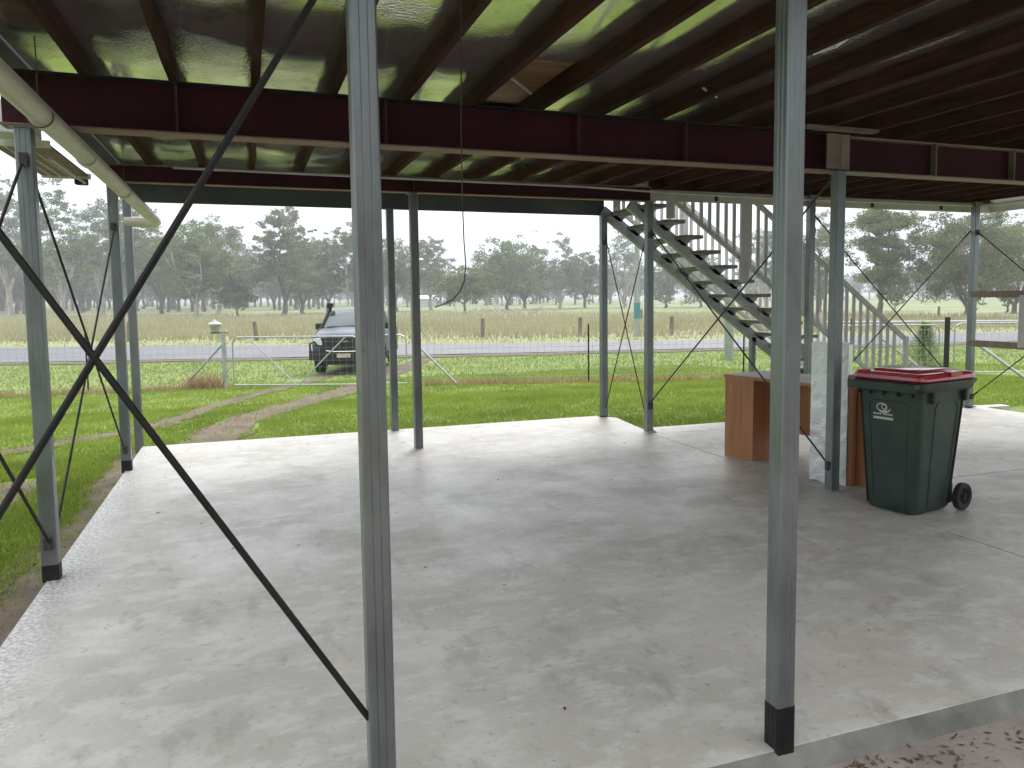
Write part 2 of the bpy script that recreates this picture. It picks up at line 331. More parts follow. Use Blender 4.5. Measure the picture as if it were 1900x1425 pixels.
# driveway ruts
def rut(pts, wd, name, seed):
    rnd = random.Random(seed); mb = MB(); dense = []
    for i in range(len(pts)-1):
        a, b = Vector(pts[i]), Vector(pts[i+1]); k = max(2, int((b-a).length/.35))
        for j in range(k): dense.append(a.lerp(b, j/k))
    dense.append(Vector(pts[-1])); L = len(dense)
    for i, p in enumerate(dense):
        d = (dense[min(i+1, L-1)]-dense[max(i-1, 0)]).normalized(); nn = Vector((-d.y, d.x))
        wl = wd*(.5+rnd.uniform(-.18, .18)); wr = wd*(.5+rnd.uniform(-.18, .18))
        for q in (p+nn*wl, p, p-nn*wr):
            mb.v.append((q.x, q.y, max(tz(q.y), tz(q.y))+.012))
    for i in range(L-1):
        for k in (0, 1): mb.f.append((i*3+k, i*3+k+1, i*3+k+4, i*3+k+3))
    return tag(mb.build(name, M['dirt']), kind='structure')
RUT1 = [(-9, 7.6), (-5.5, 8.6), (-2.7, 10.25), (-1.35, 11.9), (-.5, 14.9), (.38, 17.25), (1.6, 20.2), (2.2, 22.5), (4.6, 29.2)]
RUT2 = [(-.55, 9.75), (-.45, 10.3), (-.2, 11.9), (.63, 13.9), (1.95, 16.5), (3.1, 19.6), (4.2, 23), (6.6, 28.9)]
rut(RUT1, .42, 'driveway_rut', 3); rut(RUT2, .72, 'driveway_rut', 4)
rut([(-2.6, 7.0), (-2.1, 7.7), (-2.0, 8.4)], .5, 'bare_patch', 5)
rut([(-1.31, 2.0), (-1.31, 4.0), (-1.30, 5.5), (-1.28, 8.0), (-1.28, 9.6), (0.2, 9.54), (1.6, 9.52)], .30, 'bare_edge', 6)

# slabs
main_poly = [(-1.14, 2.17), (1.66, 2.17), (1.66, 2.27), (1.86, 2.27), (1.86, 2.17), (4.352, 2.17), (4.352, 8.02), (4.36, 8.13), (4.52, 8.35), (4.52, 9.20), (4.36, 9.44), (-1.14, 9.44)]
main_poly = [(-1.14, 2.17), (4.352, 2.17), (4.352, 8.02), (4.40, 8.10), (4.52, 9.17), (4.38, 9.43), (-1.14, 9.43)]
s = MB().prism(main_poly, -.16, 0).build('concrete_slab', M['slab'], bevel=.004); tag(s, kind='structure')
s = MB().box(4.362, 9.62, 2.17, 4.985, -.16, 0).build('concrete_slab', M['slab']); tag(s, kind='structure')
s = MB().box(4.362, 9.62, 4.997, 7.95, -.16, 0).build('concrete_slab', M['slab']); tag(s, kind='structure')
s = MB().prism([(4.47, 7.99), (10.15, 7.985), (10.15, 8.13), (9.0, 8.30), (4.60, 8.38)], -.16, -.012).build('concrete_slab', M['slab']); tag(s, kind='structure')
s = MB().box(4.30, 9.55, 2.25, 8.2, -.2, -.03).build('slab_base', M['slab_base']); tag(s, kind='structure')
# rolled front kerb and path beneath the camera
kp = MB(); xs = np.linspace(-1.14, 9.6, 60); rk = random.Random(2)
prof = [(2.172, -.003), (2.160, -.010), (2.145, -.026), (2.130, -.045), (2.115, -.062), (2.10, -.085)]
for x in xs:
    for (y, z) in prof: kp.v.append((float(x), y+rk.uniform(-.006, .006)*(1 if y < 2.16 else 0), z+rk.uniform(-.002, .002)))
for i in range(len(xs)-1):
    for k in range(len(prof)-1):
        q = i*len(prof)+k; kp.f.append((q, q+1, q+len(prof)+1, q+len(prof)))
tag(kp.build('slab_kerb', M['kerb'], smooth=True), kind='structure')
pv = MB(); pv.v = [(-3, -8.5, -.085), (11, -8.5, -.085), (11, 2.03, -.085), (-3, 2.03, -.085)]; 
for i, v in enumerate(pv.v): pv.v[i] = (v[0], v[1], -.068)
pv.v = [(-1.4, -8.5, -.068), (11, -8.5, -.068), (11, 2.125, -.068), (-1.4, 2.125, -.068)]; pv.f = [(0, 1, 2, 3)]
tag(pv.build('path', M['path']), kind='structure')

# ------------------------------------------------------------------ house floor seen from below
ZJ = 2.86
house = empty('raised_house', (4.3, 5, ZJ)); tag(house, 'underside of the raised house, dark joists and silver foil over red steel beams', 'house')
def hp(mb, name, m_, parent=None, **k):
    o = mb.build(name, m_, parent or house, **k)
    if parent is None: o.location = (-4.3, -5, -ZJ)
    return o
X0, X1, Y0 = -1.16, 9.75, 1.3
JX = [0.10+.455*k for k in range(-2, 22)]
rj = random.Random(5)
for x in JX:
    mb = MB(); a = x-.0225; bq = x+.0225; yend = 9.42 if x < 4.5 else 8.2
    nseg = 24
    ring = []
    for i in range(nseg+1):
        y = Y0+(yend-Y0)*i/nseg; j = rj.uniform(-.003, .003); jz = rj.uniform(0, .004)
        ring.append([(a+j, y, ZJ+jz), (bq+j, y, ZJ+jz), (bq+j, y, ZJ+.135), (a+j, y, ZJ+.135)])
    mb.loft(ring); hp(mb, 'joist', M['joist'])
# foil draped between the joists (timber boards show in one torn bay and over the far right)
fo = MB(); rf = random.Random(8)
bays = [X0] + JX + [X1]
for bi in range(len(bays)-1):
    xa, xb = bays[bi]+.0226, bays[bi+1]-.0226
    if xb-xa < .1: continue
    ny = 70; nx = 8; base = len(fo.v); yend = 9.40 if xb < 4.6 else 8.18
    ph = rf.uniform(0, 6)
    for j in range(ny+1):
        y = Y0+(yend-Y0)*j/ny
        for i in range(nx+1):
            u = i/nx; sag = .012*(1-(2*u-1)**2) + .004*math.sin(y*2.3+ph)*(1-(2*u-1)**2)
            fo.v.append((xa+(xb-xa)*u, y, ZJ+.112-sag+rf.uniform(-.0008, .0008)))
    for j in range(ny):
        yc = Y0+(yend-Y0)*(j+.5)/ny
        if abs((xa+xb)/2-1.69) < .1 and 4.30 < yc < 5.5: continue
        for i in range(nx):
            q = base+j*(nx+1)+i; fo.f.append((q, q+1, q+nx+2, q+nx+1))
o = hp(fo, 'foil_insulation', M['foil'], smooth=True); o['label'] = 'crinkled silver foil stapled between the joists'
hp(MB().box(X0, X1, Y0, 8.2, ZJ+.136, ZJ+.156).box(X0, 4.6, 8.2, 9.42, ZJ+.136, ZJ+.156), 'floor_boards', M['board'])
# torn foil flap and white offcuts tucked between joists
fl = MB().add([(2.98, 3.40, ZJ+.09), (3.02, 3.38, ZJ+.072), (3.05, 3.50, ZJ+.066), (3.02, 3.66, ZJ+.07), (2.98, 3.58, ZJ+.09)], [(0, 1, 2), (0, 2, 3), (0, 3, 4)])
hp(fl, 'torn_foil', M['foil'])
hp(MB().bar((1.53, 4.55, ZJ+.06), (1.78, 4.85, ZJ+.05), .012), 'white_batten', M['whitepaint'])
hp(MB().bar((2.75, 4.35, ZJ+.04), (2.98, 4.55, ZJ+.05), .012), 'white_batten', M['whitepaint'])
# main steel beam, two lengths meeting over the post
def ibeam(x0, x1, y, z0, z1, fwd, web, flm, stiff, topm=None, name='floor_beam'):
    o = hp(MB().box(x0, x1, y-.005, y+.005, z0+.010, z1-.010), name, web)
    MB().box(x0, x1, y-fwd/2, y+fwd/2, z0, z0+.010).build('bottom_flange', flm, o)
    MB().box(x0, x1, y-fwd/2, y+fwd/2, z1-.010, z1).build('top_flange', topm or flm, o)
    for x in stiff:
        MB().box(x-.006, x+.006, y-fwd/2+.012, y-.0052, z0+.0102, z1-.0102).build('stiffener', M['stiff'] if flm is M['flange'] else flm, o)
    return o
o = ibeam(-1.22, 4.40, 5.10, 2.562, 2.858, .15, M['red'], M['flange'], (-.34, .87, 2.2, 3.05, 4.1), M['black']); o['label'] = 'long dark red steel beam'  # top flange drawn black to stand in for its shadow line
o = ibeam(4.50, 9.75, 5.10, 2.562, 2.84, .15, M['red'], M['flange2'], (5.44, 6.34, 7.5, 8.6)); o['label'] = 'dark red steel beam with pale flanges right of the post'
hp(MB().box(4.46, 9.88, 8.165, 8.185, 2.835, 2.856), 'dark_strip', M['red'])
hp(MB().box(4.47, 9.88, 8.205, 8.225, 2.845, 2.995), 'dark_strip', M['joist'])  # added dark board standing in for shade between the joists, hides the lit fascia
o = ibeam(-1.2, 4.46, 8.17, 2.69, 2.855, .09, M['red'], M['flange'], (1.68,)); o['label'] = 'slim dark red beam along the third row of posts'
hp(MB().box(-1.2, 4.46, 9.42, 9.48, 2.66, 2.99), 'edge_beam', M['edge'])
hp(MB().box(-1.24, -1.17, 2.0, 9.48, 2.83, 3.02), 'side_fascia', M['edge'])
for (a, bb) in ((4.46, 7.0), (7.004, 9.2), (9.204, 9.93)):
    hp(MB().box(a, bb, 8.235, 8.26, 2.715, 3.0), 'edge_fascia', M['fascia'], bevel=.003)
hp(MB().box(9.90, 9.93, 1.5, 8.234, 2.72, 3.0), 'edge_fascia', M['fascia'])

hp(MB().tube([(-.6, 8.10, 2.835), (1.5, 8.10, 2.825), (3.6, 8.10, 2.82), (4.4, 8.10, 2.80), (4.7, 8.09, 2.79), (6.2, 8.09, 2.775), (7.6, 8.09, 2.78), (9.5, 8.09, 2.785), (9.55, 7.6, 2.79), (9.56, 4, 2.8)], .012, 8), 'electrical_conduit', M['whitepaint'], smooth=True)
for x in (5.4, 6.6, 7.8, 9.0): hp(MB().box(x-.02, x+.02, 8.22, 8.234, 2.735, 2.79), 'fascia_clip', M['black'])
# timber packers lying on the beam, plus white paint on stub column above the post
hp(MB().box(3.95, 4.62, 4.82, 4.90, ZJ-.026, ZJ-.004), 'timber_packer', M['timber'])
hp(MB().box(4.27, 4.40, 4.985, 5.0, 2.575, 2.84), 'pale_plate', M['flange2'])
# eave shelf left of the building
sh = empty('eave_shelf', (-1.42, 7.2, 2.7)); tag(sh, 'weathered timber shelf with white box under the left eave', 'shelf')
for k in range(5): MB().box(-.22+.075*k, -.16+.075*k, -.75, .75, .0, .02).build('shelf_slat', M['timber'], sh)
MB().box(-.22, .16, -.78, -.755, -.02, .03).build('end_board', M['fascia'], sh)
MB().box(-.22, .16, .755, .78, -.02, .03).build('end_board', M['fascia'], sh)
MB().box(-.14, .12, -1.05, -.8, .02, .24).build('white_box', M['whitepaint'], sh, bevel=.01)
MB().tube([(.1, -.5, -.05), (.1, .3, -.05), (.12, .7, -.06)], .012, 8).build('white_hose', M['whitepaint'], sh, smooth=True)
MB().box(.02, .12, .80, .90, -.06, .03).build('black_bracket', M['black'], sh, bevel=.01)

# unseen wall added behind the camera to cut the light from there
wl_ = MB().box(-5.0, 10.0, -4.15, -4.0, -.3, 4.2).build('rear_light_block', M['barkd']); tag(wl_, 'unseen dark wall added behind the camera to cut light', 'wall')
# ------------------------------------------------------------------ posts
def post(x, y, w, z0, z1, label, sleeve=0, plate=False, brk=()):
    r = empty('steel_post', (x, y, z0)); tag(r, label, 'post', 'galvanised steel posts under the house')
    h = w/2; c = .006; H = z1-z0
    # rounded square tube with shallow roll lines pressed into each face
    def ring(z, hh=h):
        pts = []
        prof_ = [(-1, 0), (-.42, 0), (-.36, .0016), (-.30, 0), (.30, 0), (.36, .0016), (.42, 0), (1, 0)]
        for k in range(4):
            a = math.pi/2*k
            for (u, dp) in prof_:
                uu = u*(hh-c); vv = -hh+dp
                pts.append((uu*math.cos(a)-vv*math.sin(a), uu*math.sin(a)+vv*math.cos(a), z))
        return pts
    MB().loft([ring(0), ring(H)]).build('post_tube', M['galv'], r, smooth=False)
    if sleeve:
        MB().loft([ring(0.001, h+.0015), ring(sleeve, h+.0015)]).build('base_sleeve', M['black'], r)
    if plate:
        MB().box(-h-.03, h+.03, -h-.03, h+.03, 0.0015, .009).build('base_plate', M['black'], r)
    for (zz, sx, sy) in brk:
        MB().box(sx*h-.004 if sx else -.02, sx*h+.02*sx+.004 if sx else .02, sy*h-.004 if sy else -.02, sy*h+.03*sy+.004 if sy else .02, zz-z0-.035, zz-z0+.035).build('brace_bracket', M['rod2'], r)
    # cap plate at the beam
    MB().box(-h-.02, h+.02, -h-.02, h+.02, H-.008, H-.0005).build('cap_plate', M['galv'], r)
    return r
post(.325, 2.24, .075, 0, 2.858, 'near steel post left of centre, at the crossed black rods', sleeve=.12)
post(1.722, 2.195, .075, -.03, 2.858, 'near steel post right of centre with black painted foot at slab edge', sleeve=.185)
post(-1.13, 2.24, .085, 0, 2.858, 'steel post at the near left slab corner', sleeve=.12)
post(-1.12, 5.10, .085, -.01, 2.562, 'steel post on left slab edge with black foot, nearest of that side', sleeve=.1, brk=((2.38, 0, -1), (.22, 0, -1), (2.38, 0, 1)))
post(-1.125, 8.17, .085, -.02, 2.69, 'steel post with black foot near the far left slab corner', sleeve=.12, brk=((2.28, 0, -1), (.2, 0, -1)))
post(-1.19, 9.62, .085, -.10, 2.83, 'leftmost far steel post standing in the grass past the slab')
post(1.67, 8.17, .085, 0, 2.69, 'freestanding steel post on the slab, right of the vehicle')
post(1.63, 9.38, .085, 0, 2.66, 'steel post on far slab edge just left of the freestanding one')
post(4.42, 9.36, .085, 0, 2.66, 'steel post at the far right slab corner before the lawn', plate=True, brk=((2.3, 0, -1),))
post(4.42, 8.12, .085, 0, 2.69, 'steel post under the top of the stairs', plate=False, brk=((.3, 0, -1), (2.3, 0, -1), (.12, 0, 1)))
post(4.45, 5.06, .085, 0, 2.562, 'steel post in front of the foil wrapped panel beside the bin', brk=((2.5, 0, 1), (.2, -1, 0)))
post(6.72, 8.12, .085, 0, 2.835, 'steel post behind the desk and foil panel, mid row', brk=((2.4, 1, 0),))
post(9.46, 8.08, .085, 0, 2.835, 'far right steel post carrying two timber rails', plate=True, brk=((2.42, 0, -1), (.15, 0, -1)))
# stub column above the foil post (the beam joint)
st = empty('beam_stub', (4.45, 5.04, 2.57)); tag(st, 'short brown column joining the two red beams above the foil post', 'column')
MB().box(-.042, .042, -.05, -.04, 0, .27).box(-.042, .042, .04, .05, 0, .27).box(-.042, -.034, -.04, .04, 0, .27).build('column_body', M['flange2'], st)

# ------------------------------------------------------------------ cross braces
def rod(mb, a, b, r=.008, sag=0):
    a, b = Vector(a), Vector(b); pts = [a.lerp(b, k/6) + Vector((0, 0, -sag*4*(k/6)*(1-k/6))) for k in range(7)]
    mb.tube(pts, r, 8)
def brace(label, a1, b1, a2, b2, r=.008, m_='rod', off=(0, 0, 0)):
    c = (Vector(a1)+Vector(b1))/2; e_ = empty('cross_brace', c); tag(e_, label, 'brace', 'crossed bracing rods between the posts')
    for k, (a, b) in enumerate(((a1, b1), (a2, b2))):
        o_ = Vector(off)*(k-.5); a = Vector(a)-c+o_; b = Vector(b)-c+o_
        mb = MB(); rod(mb, a, b, r); q = mb.build('brace_rod', M[m_], e_, smooth=True)
        d = (b-a).normalized()
        if r < .0092: MB().tube([a+d*.02, a+d*.12], r*1.5, 8).build('turnbuckle', M[m_], q, smooth=True)
    return e_
brace('thick black rods crossing close in front on the left', (.29, 2.24, .37), (-1.12, 2.24, 2.70), (-1.12, 2.22, .20), (.29, 2.22, 2.555), .0094, 'black', (0, .020, 0))
brace('crossed rods between the near left corner post and the next', (-1.12, 2.3, .25), (-1.12, 5.05, 2.36), (-1.12, 2.3, 2.45), (-1.12, 5.05, .22), .009, 'rod', (.02, 0, 0))
brace('thin crossed rods along the left slab edge, farther pair', (-1.12, 5.14, 2.42), (-1.12, 8.12, .20), (-1.12, 5.14, .20), (-1.12, 8.12, 2.30), .008, 'rod', (.02, 0, 0))
brace('thin crossed rods in the narrow bay at the far corner', (4.42, 9.30, 2.42), (4.42, 8.15, .12), (4.42, 8.15, 2.42), (4.42, 9.32, .12), .007, 'rod2', (.02, 0, 0))
brace('long crossed rods beneath the stairs', (4.42, 8.10, .32), (4.42, 5.08, 2.52), (4.42, 8.10, 2.36), (4.42, 5.08, .20), .008, 'rod2', (.02, 0, 0))
brace('crossed rods behind the red lidded bin', (6.76, 8.10, 2.58), (9.42, 8.10, .15), (9.42, 8.10, 2.45), (6.76, 8.10, .12), .008, 'rod', (0, .02, 0))
brace('crossed rods at the right edge beyond the timber rails', (9.46, 8.04, 2.44), (9.46, 5.2, .2), (9.46, 8.04, .15), (9.46, 5.2, 2.44), .008, 'rod', (.02, 0, 0))

# ------------------------------------------------------------------ drain pipe
pp = empty('drain_pipe', (-.9, 5.5, 2.49)); tag(pp, 'long cream PVC drain pipe slung beneath the floor at upper left', 'pipe')
MB().tube([(0, -4.2, .03), (0, -1.2, .015), (0, 1.2, .0), (0, 4.0, -.03)], .055, 28).build('pipe_run', M['pvc'], pp, smooth=True)
for y in (-1.02, .1, 1.65):
    MB().tube([(0, y-.05, .0+(-y)*.0065), (0, y+.05, .0+(-y)*.0065)], .0585, 28).build('pipe_socket', M['pvc'], pp, smooth=True)
MB().tube([(0, 3.98, -.03), (-.04, 4.06, -.03), (-.12, 4.1, -.03), (-.32, 4.1, -.03)], .0575, 20).build('pipe_elbow', M['pvc'], pp, smooth=True)
for y in (-1.1, 1.7):
    MB().tube([(.0, y, .05), (.0, y, .37)], .003, 6).tube([(.058*math.cos(t_), y, .0+.058*math.sin(t_)) for t_ in np.linspace(0, 6.28, 20)], .003, 6).build('hanging_strap', M['rod2'], pp)

# ------------------------------------------------------------------ hanging cable with a curled end
cbl = MB(); cbl.tube([(.87, 3.2, 2.86), (.868, 3.2, 2.6), (.862, 3.2, 2.3), (.862, 3.2, 2.0), (.866, 3.2, 1.83), (.872, 3.2, 1.74), (.865, 3.2, 1.67), (.845, 3.2, 1.625), (.81, 3.2, 1.59), (.77, 3.2, 1.572), (.735, 3.2, 1.56)], .0028, 6)
o = cbl.build('hanging_cable', M['rod2'], smooth=True); tag(o, 'thin loose cable hanging from a joist with curled lower end', 'cable')

# ------------------------------------------------------------------ stairs (carriage runs +X, down to the lawn)
sx0, sz0, RUN, RISE = 4.66, 2.70, .2525, .1815
YN, YF = 8.33, 9.62
stt = empty('outside_stairs', (6.5, 9, -.1)); tag(stt, 'outside metal staircase with open treads going down from the house to the lawn', 'staircase')
off = Vector((-6.5, -9, .1))
def sp(mb, name, m_, **k):
    o = mb.build(name, m_, stt, **k); o.location = off; return o
def zn(x): return sz0 - (x-sx0)*RISE/RUN      # nosing line
nst = 15
for i in range(nst):
    x = sx0+i*RUN; z = sz0-i*RISE
    sp(MB().box(x-.13, x+.135, YN+.02, YF-.02, z-.045, z), 'tread', M['tread'], bevel=.006)
for y in (8.62, 9.40):
    mb = MB(); a = (4.42, y, zn(4.42)-.11-.045); xe = 8.45; b = (xe, y, zn(xe)-.155)
    mb.bar(a, b, .06, .135)
    # saw-tooth brackets under each tread
    for i in range(nst):
        x = sx0+i*RUN; z = sz0-i*RISE-.045
        mb.prism([(x-.11, z), (x+.12, z), (x+.03, z-.075), (x-.02, z-.07)], y-.030, y+.030, Matrix(((1, 0, 0, 0), (0, 0, 1, 0), (0, 1, 0, 0), (0, 0, 0, 1))))
    sp(mb, 'stringer', M['galv3'])
for y in (YN-.045, YF+.045):
    xa, xb = 4.75, 8.42
    sp(MB().bar((xa, y, zn(xa)+.16), (xb, y, zn(xb)+.16), .035, .045), 'bottom_rail', M['whitepaint'])
    sp(MB().bar((xa, y, zn(xa)+1.02), (xb+.05, y, zn(xb+.05)+1.02), .06, .05), 'handrail', M['whitepaint'])
    x = xa+.12
    while x < xb-.05:
        sp(MB().box(x-.021, x+.021, y-.010, y+.010, zn(x)+.185, zn(x)+.994), 'baluster', M['whitepaint']); x += .118
    for x, zb, wd in ((5.83, zn(5.83)-.10, .062), (8.47, -.10, .032), (4.78, zn(4.78)-.1, .05)):
        sp(MB().box(x-wd, x+wd, y+(-.052 if y < 9 else .012), y+(-.012 if y < 9 else .052), zb, zn(x)+1.05), 'newel_post', M['whitepaint'], bevel=.004)
sp(MB().box(6.76, 6.83, 9.37, 9.44, -.12, zn(6.8)-.17), 'support_post', M['galv'])
sp(MB().box(4.45, 4.95, 8.35, 9.75, 2.93, 2.98), 'landing', M['tread'])
# ------------------------------------------------------------------ desk
A = math.atan2(-.98, .19)
dk = empty('office_desk', (4.44, 6.58, 0), A); tag(dk, 'old timber laminate desk with grey top standing on the slab beneath the stairs', 'desk')
# local: +x along the long side towards the camera, +y depth (away)
Ld, Dd, Hd = 1.60, .62, .815
MB().box(-.01, Ld+.01, -.005, Dd+.01, Hd-.028, Hd).build('desk_top', M['lamtop'], dk)
MB().box(-.01, Ld+.01, -.009, -.0055, Hd-.03, Hd-.001).build('edge_band', M['lam'], dk)
for (xa, xb) in ((0, .37), (1.05, 1.6)):
    p = MB().box(xa, xb, .001, .018, .0, Hd-.03).box(xa, xb, Dd-.02, Dd, 0, Hd-.03).box(xa, xa+.017, .0185, Dd-.021, 0, Hd-.03).box(xb-.017, xb, .0185, Dd-.021, 0, Hd-.03)
    p.build('pedestal', M['lam'], dk)
MB().box(.371, 1.049, Dd-.2, Dd-.185, .25, Hd-.03).build('modesty_panel', M['lam'], dk)
MB().box(1.30, 1.302, -.006, .0, .0, Hd-.03).build('panel_joint', M['red'], dk)

# foil wrapped panel
fp_ = empty('foil_panel', (4.60, 5.27, 0), math.atan2(-.93, .36)); tag(fp_, 'tall panel wrapped in crinkled white silver foil behind the post', 'panel')
mb = MB(); rp = random.Random(4); nz, nx = 22, 8
for sgn in (0, 1):
    for j in range(nz+1):
        for i in range(nx+1):
            mb.v.append((-.16+.33*i/nx, (.035 if sgn else -.035)+rp.uniform(-.0022, .0022), 1.19*j/nz+.01*math.sin(i*1.3)*(1 if j in (0, nz) else 0)))
def vid(s_, j, i): return s_*(nz+1)*(nx+1)+j*(nx+1)+i
for s_2 in (0, 1):
    for j in range(nz):
        for i in range(nx): mb.f.append((vid(s_2, j, i), vid(s_2, j, i+1), vid(s_2, j+1, i+1), vid(s_2, j+1, i)))
for j in range(nz):
    for i in (0, nx): mb.f.append((vid(0, j, i), vid(0, j+1, i), vid(1, j+1, i), vid(1, j, i)))
for i in range(nx):
    for j in (0, nz): mb.f.append((vid(0, j, i), vid(0, j, i+1), vid(1, j, i+1), vid(1, j, i)))
mb.build('foil_sheet', M['foilwrap'], fp_)
MB().box(.175, .215, -.03, .04, 0, .93).build('side_board', M['lam'], fp_)

# ------------------------------------------------------------------ wheelie bin
bn = empty('wheelie_bin', (4.585, 4.42, 0), R(11)); tag(bn, 'dark green wheelie bin with maroon lid standing on the concrete slab', 'bin')
def rrect(x0, x1, y0, y1, r, z, n=6):
    pts = []
    for cx, cy, a0 in ((x1-r, y1-r, 0), (x0+r, y1-r, 90), (x0+r, y0+r, 180), (x1-r, y0+r, 270)):
        for k in range(n+1):
            a = R(a0+90*k/n); pts.append((cx+r*math.cos(a), cy+r*math.sin(a), z))
    return pts
def lerp(a, b, t_): return a+(b-a)*t_
# body rings: bottom .43 x .46, top .56 x .66; front (-x) leans out a little, back more
def bodyring(z, grow=0, r=.055):
    t_ = z/.97
    return rrect(lerp(-.215, -.268, t_)-grow, lerp(.235, .325, t_)+grow, lerp(-.20, -.262, t_)-grow, lerp(.20, .262, t_)+grow, r, z)
rings = [bodyring(.012, -.012), bodyring(.03), bodyring(.10)] + [bodyring(z) for z in np.linspace(.2, .90, 8)] + [bodyring(.93)]
MB().loft(rings).build('bin_body', M['binbody'], bn, smooth=True)
# raised ribs / pressed panels on front and side faces: frames proud of the body
def facept(face, u, z, out_):
    t_ = z/.97
    if face == 'front': return (lerp(-.215, -.268, t_)-out_, u*lerp(.20, .262, t_), z)
    return (lerp(.01, .028, t_)+u*lerp(.225, .296, t_), lerp(-.20, -.262, t_)-out_, z)
def ridge(face, uz, name, wd=.010, out_=.007):
    pts = [Vector(facept(face, u, z, 0.0)) for u, z in uz]
    mb = MB(); mb.tube(pts, out_, 8); return mb
fr = MB()
def arch(face, u0, u1, zb, zt, rr_=.06):
    ps = [(u0, zb)]; 
    for z in np.linspace(zb+.05, zt-rr_, 6): ps.append((u0, z))
    for k in range(1, 6): a = R(180-90*k/5); ps.append((u0+.28*(1+math.cos(a))*.6, zt-rr_+rr_*math.sin(a)))
    for k in range(0, 5): a = R(90-90*k/5); ps.append((u1-.28*.6*(1-math.cos(a)), zt-rr_+rr_*math.sin(a)))
    for z in np.linspace(zt-rr_, zb, 7): ps.append((u1, z))
    return ps
o = ridge('front', arch('front', -.62, .62, .05, .82), 'r').build('front_panel_rib', M['binbody'], bn, smooth=True)
o = ridge('side', arch('side', -.35, .62, .05, .82), 'r').build('side_panel_rib', M['binbody'], bn, smooth=True)
# near-black tubes put the shade of the corner recesses into colour
MB().tube([facept('front', .86, z, 0) for z in np.linspace(.04, .88, 5)], .006, 6).build('corner_shade', M['rubber'], bn, smooth=True)
MB().tube([facept('side', .80, z, 0) for z in np.linspace(.05, .88, 5)], .010, 6).build('corner_shade', M['rubber'], bn, smooth=True)
# rim with comb lip
rim = MB().loft([rrect(-.285, .345, -.278, .278, .05, .90), rrect(-.300, .36, -.290, .290, .05, .915), rrect(-.305, .365, -.293, .293, .05, .968), rrect(-.285, .345, -.278, .278, .05, .975)])
rim.build('bin_rim', M['binbody'], bn, smooth=True)
MB().box(-.352, -.295, -.27, .27, .930, .968).box(-.358, -.342, -.27, .27, .905, .968).build('front_lip', M['binbody'], bn, bevel=.006)
nb = MB()
for u in (-.20, -.09, .02, .13, .22): nb.box(-.292, -.272, u-.006, u+.006, .865, .912)
for u in (-.15, .25): nb.box(u-.012, u+.012, -.283, -.262, .82, .905)
nb.build('comb_rib', M['rubber'], bn)
# handle at the back
MB().tube([(.36, -.24, .93), (.45, -.23, .95), (.455, 0, .955), (.45, .23, .95), (.36, .24, .93)], .017, 10).build('handle', M['binbody'], bn, smooth=True)
# lid
lid = MB().loft([rrect(-.285, .375, -.285, .285, .055, .976), rrect(-.292, .380, -.292, .292, .055, .985), rrect(-.288, .376, -.288, .288, .055, 1.008), rrect(-.265, .35, -.272, .272, .05, 1.026), rrect(-.235, .32, -.24, .24, .05, 1.031)])
lido = lid.build('bin_lid', M['binlid'], bn, smooth=True)
MB().loft([rrect(-.185, .24, -.19, .19, .03, 1.029), rrect(-.178, .233, -.183, .183, .03, 1.046), rrect(-.165, .22, -.17, .17, .03, 1.050)]).build('lid_panel', M['binlid'], lido, smooth=True)
MB().box(-.27, -.22, .17, .20, 1.018, 1.040).box(-.27, -.22, .225, .255, 1.012, 1.036).build('lid_grip', M['binlid'], lido, bevel=.004)
MB().prism([(.02, -.30), (.16, -.30), (.12, -.22), (.05, -.22)], 1.004, 1.036).build('lid_tab', M['binlid'], lido, bevel=.006)
MB().tube([(.37, -.20, .99), (.37, -.12, .99)], .018, 10).tube([(.37, .12, .99), (.37, .20, .99)], .018, 10).build('lid_hinge', M['binlid'], lido, smooth=True)
# axle and wheels
MB().tube([(.265, -.27, .10), (.265, .27, .10)], .011, 10).build('axle', M['rod2'], bn, smooth=True)
MB().box(.20, .262, -.2, .2, .04, .19).build('axle_housing', M['binbody'], bn, bevel=.01)
for y in (-.262, .262):
    wl = MB()
    sgn = -1 if y < 0 else 1
    pr_ = [(.060, -.018), (.088, -.024), (.1, -.018), (.1, .018), (.088, .024), (.060, .018), (.06, -.018)]
    rings = []
    for k in range(28):
        a = 2*math.pi*k/28; rings.append([(.275+math.cos(a)*rr_, y+dy, .10+math.sin(a)*rr_) for rr_, dy in pr_[:-1]])
    rings.append(rings[0]); wl.loft(rings, cap=False)
    wo = wl.build('wheel', M['rubber'], bn, smooth=True)
    hb = MB().tube([(.275, y-.010*1, .10), (.275, y+.010, .10)], .062, 24).tube([(.275, y-.026, .10), (.275, y+.026, .10)], .022, 16)
    for k in range(5):
        a = 2*math.pi*k/5; hb.bar((.275+.02*math.cos(a), y+sgn*.013, .10+.02*math.sin(a)), (.275+.06*math.cos(a), y+sgn*.013, .10+.06*math.sin(a)), .012, .01, (0, 1, 0))
    hb.build('wheel_hub', M['black'], wo, smooth=True)
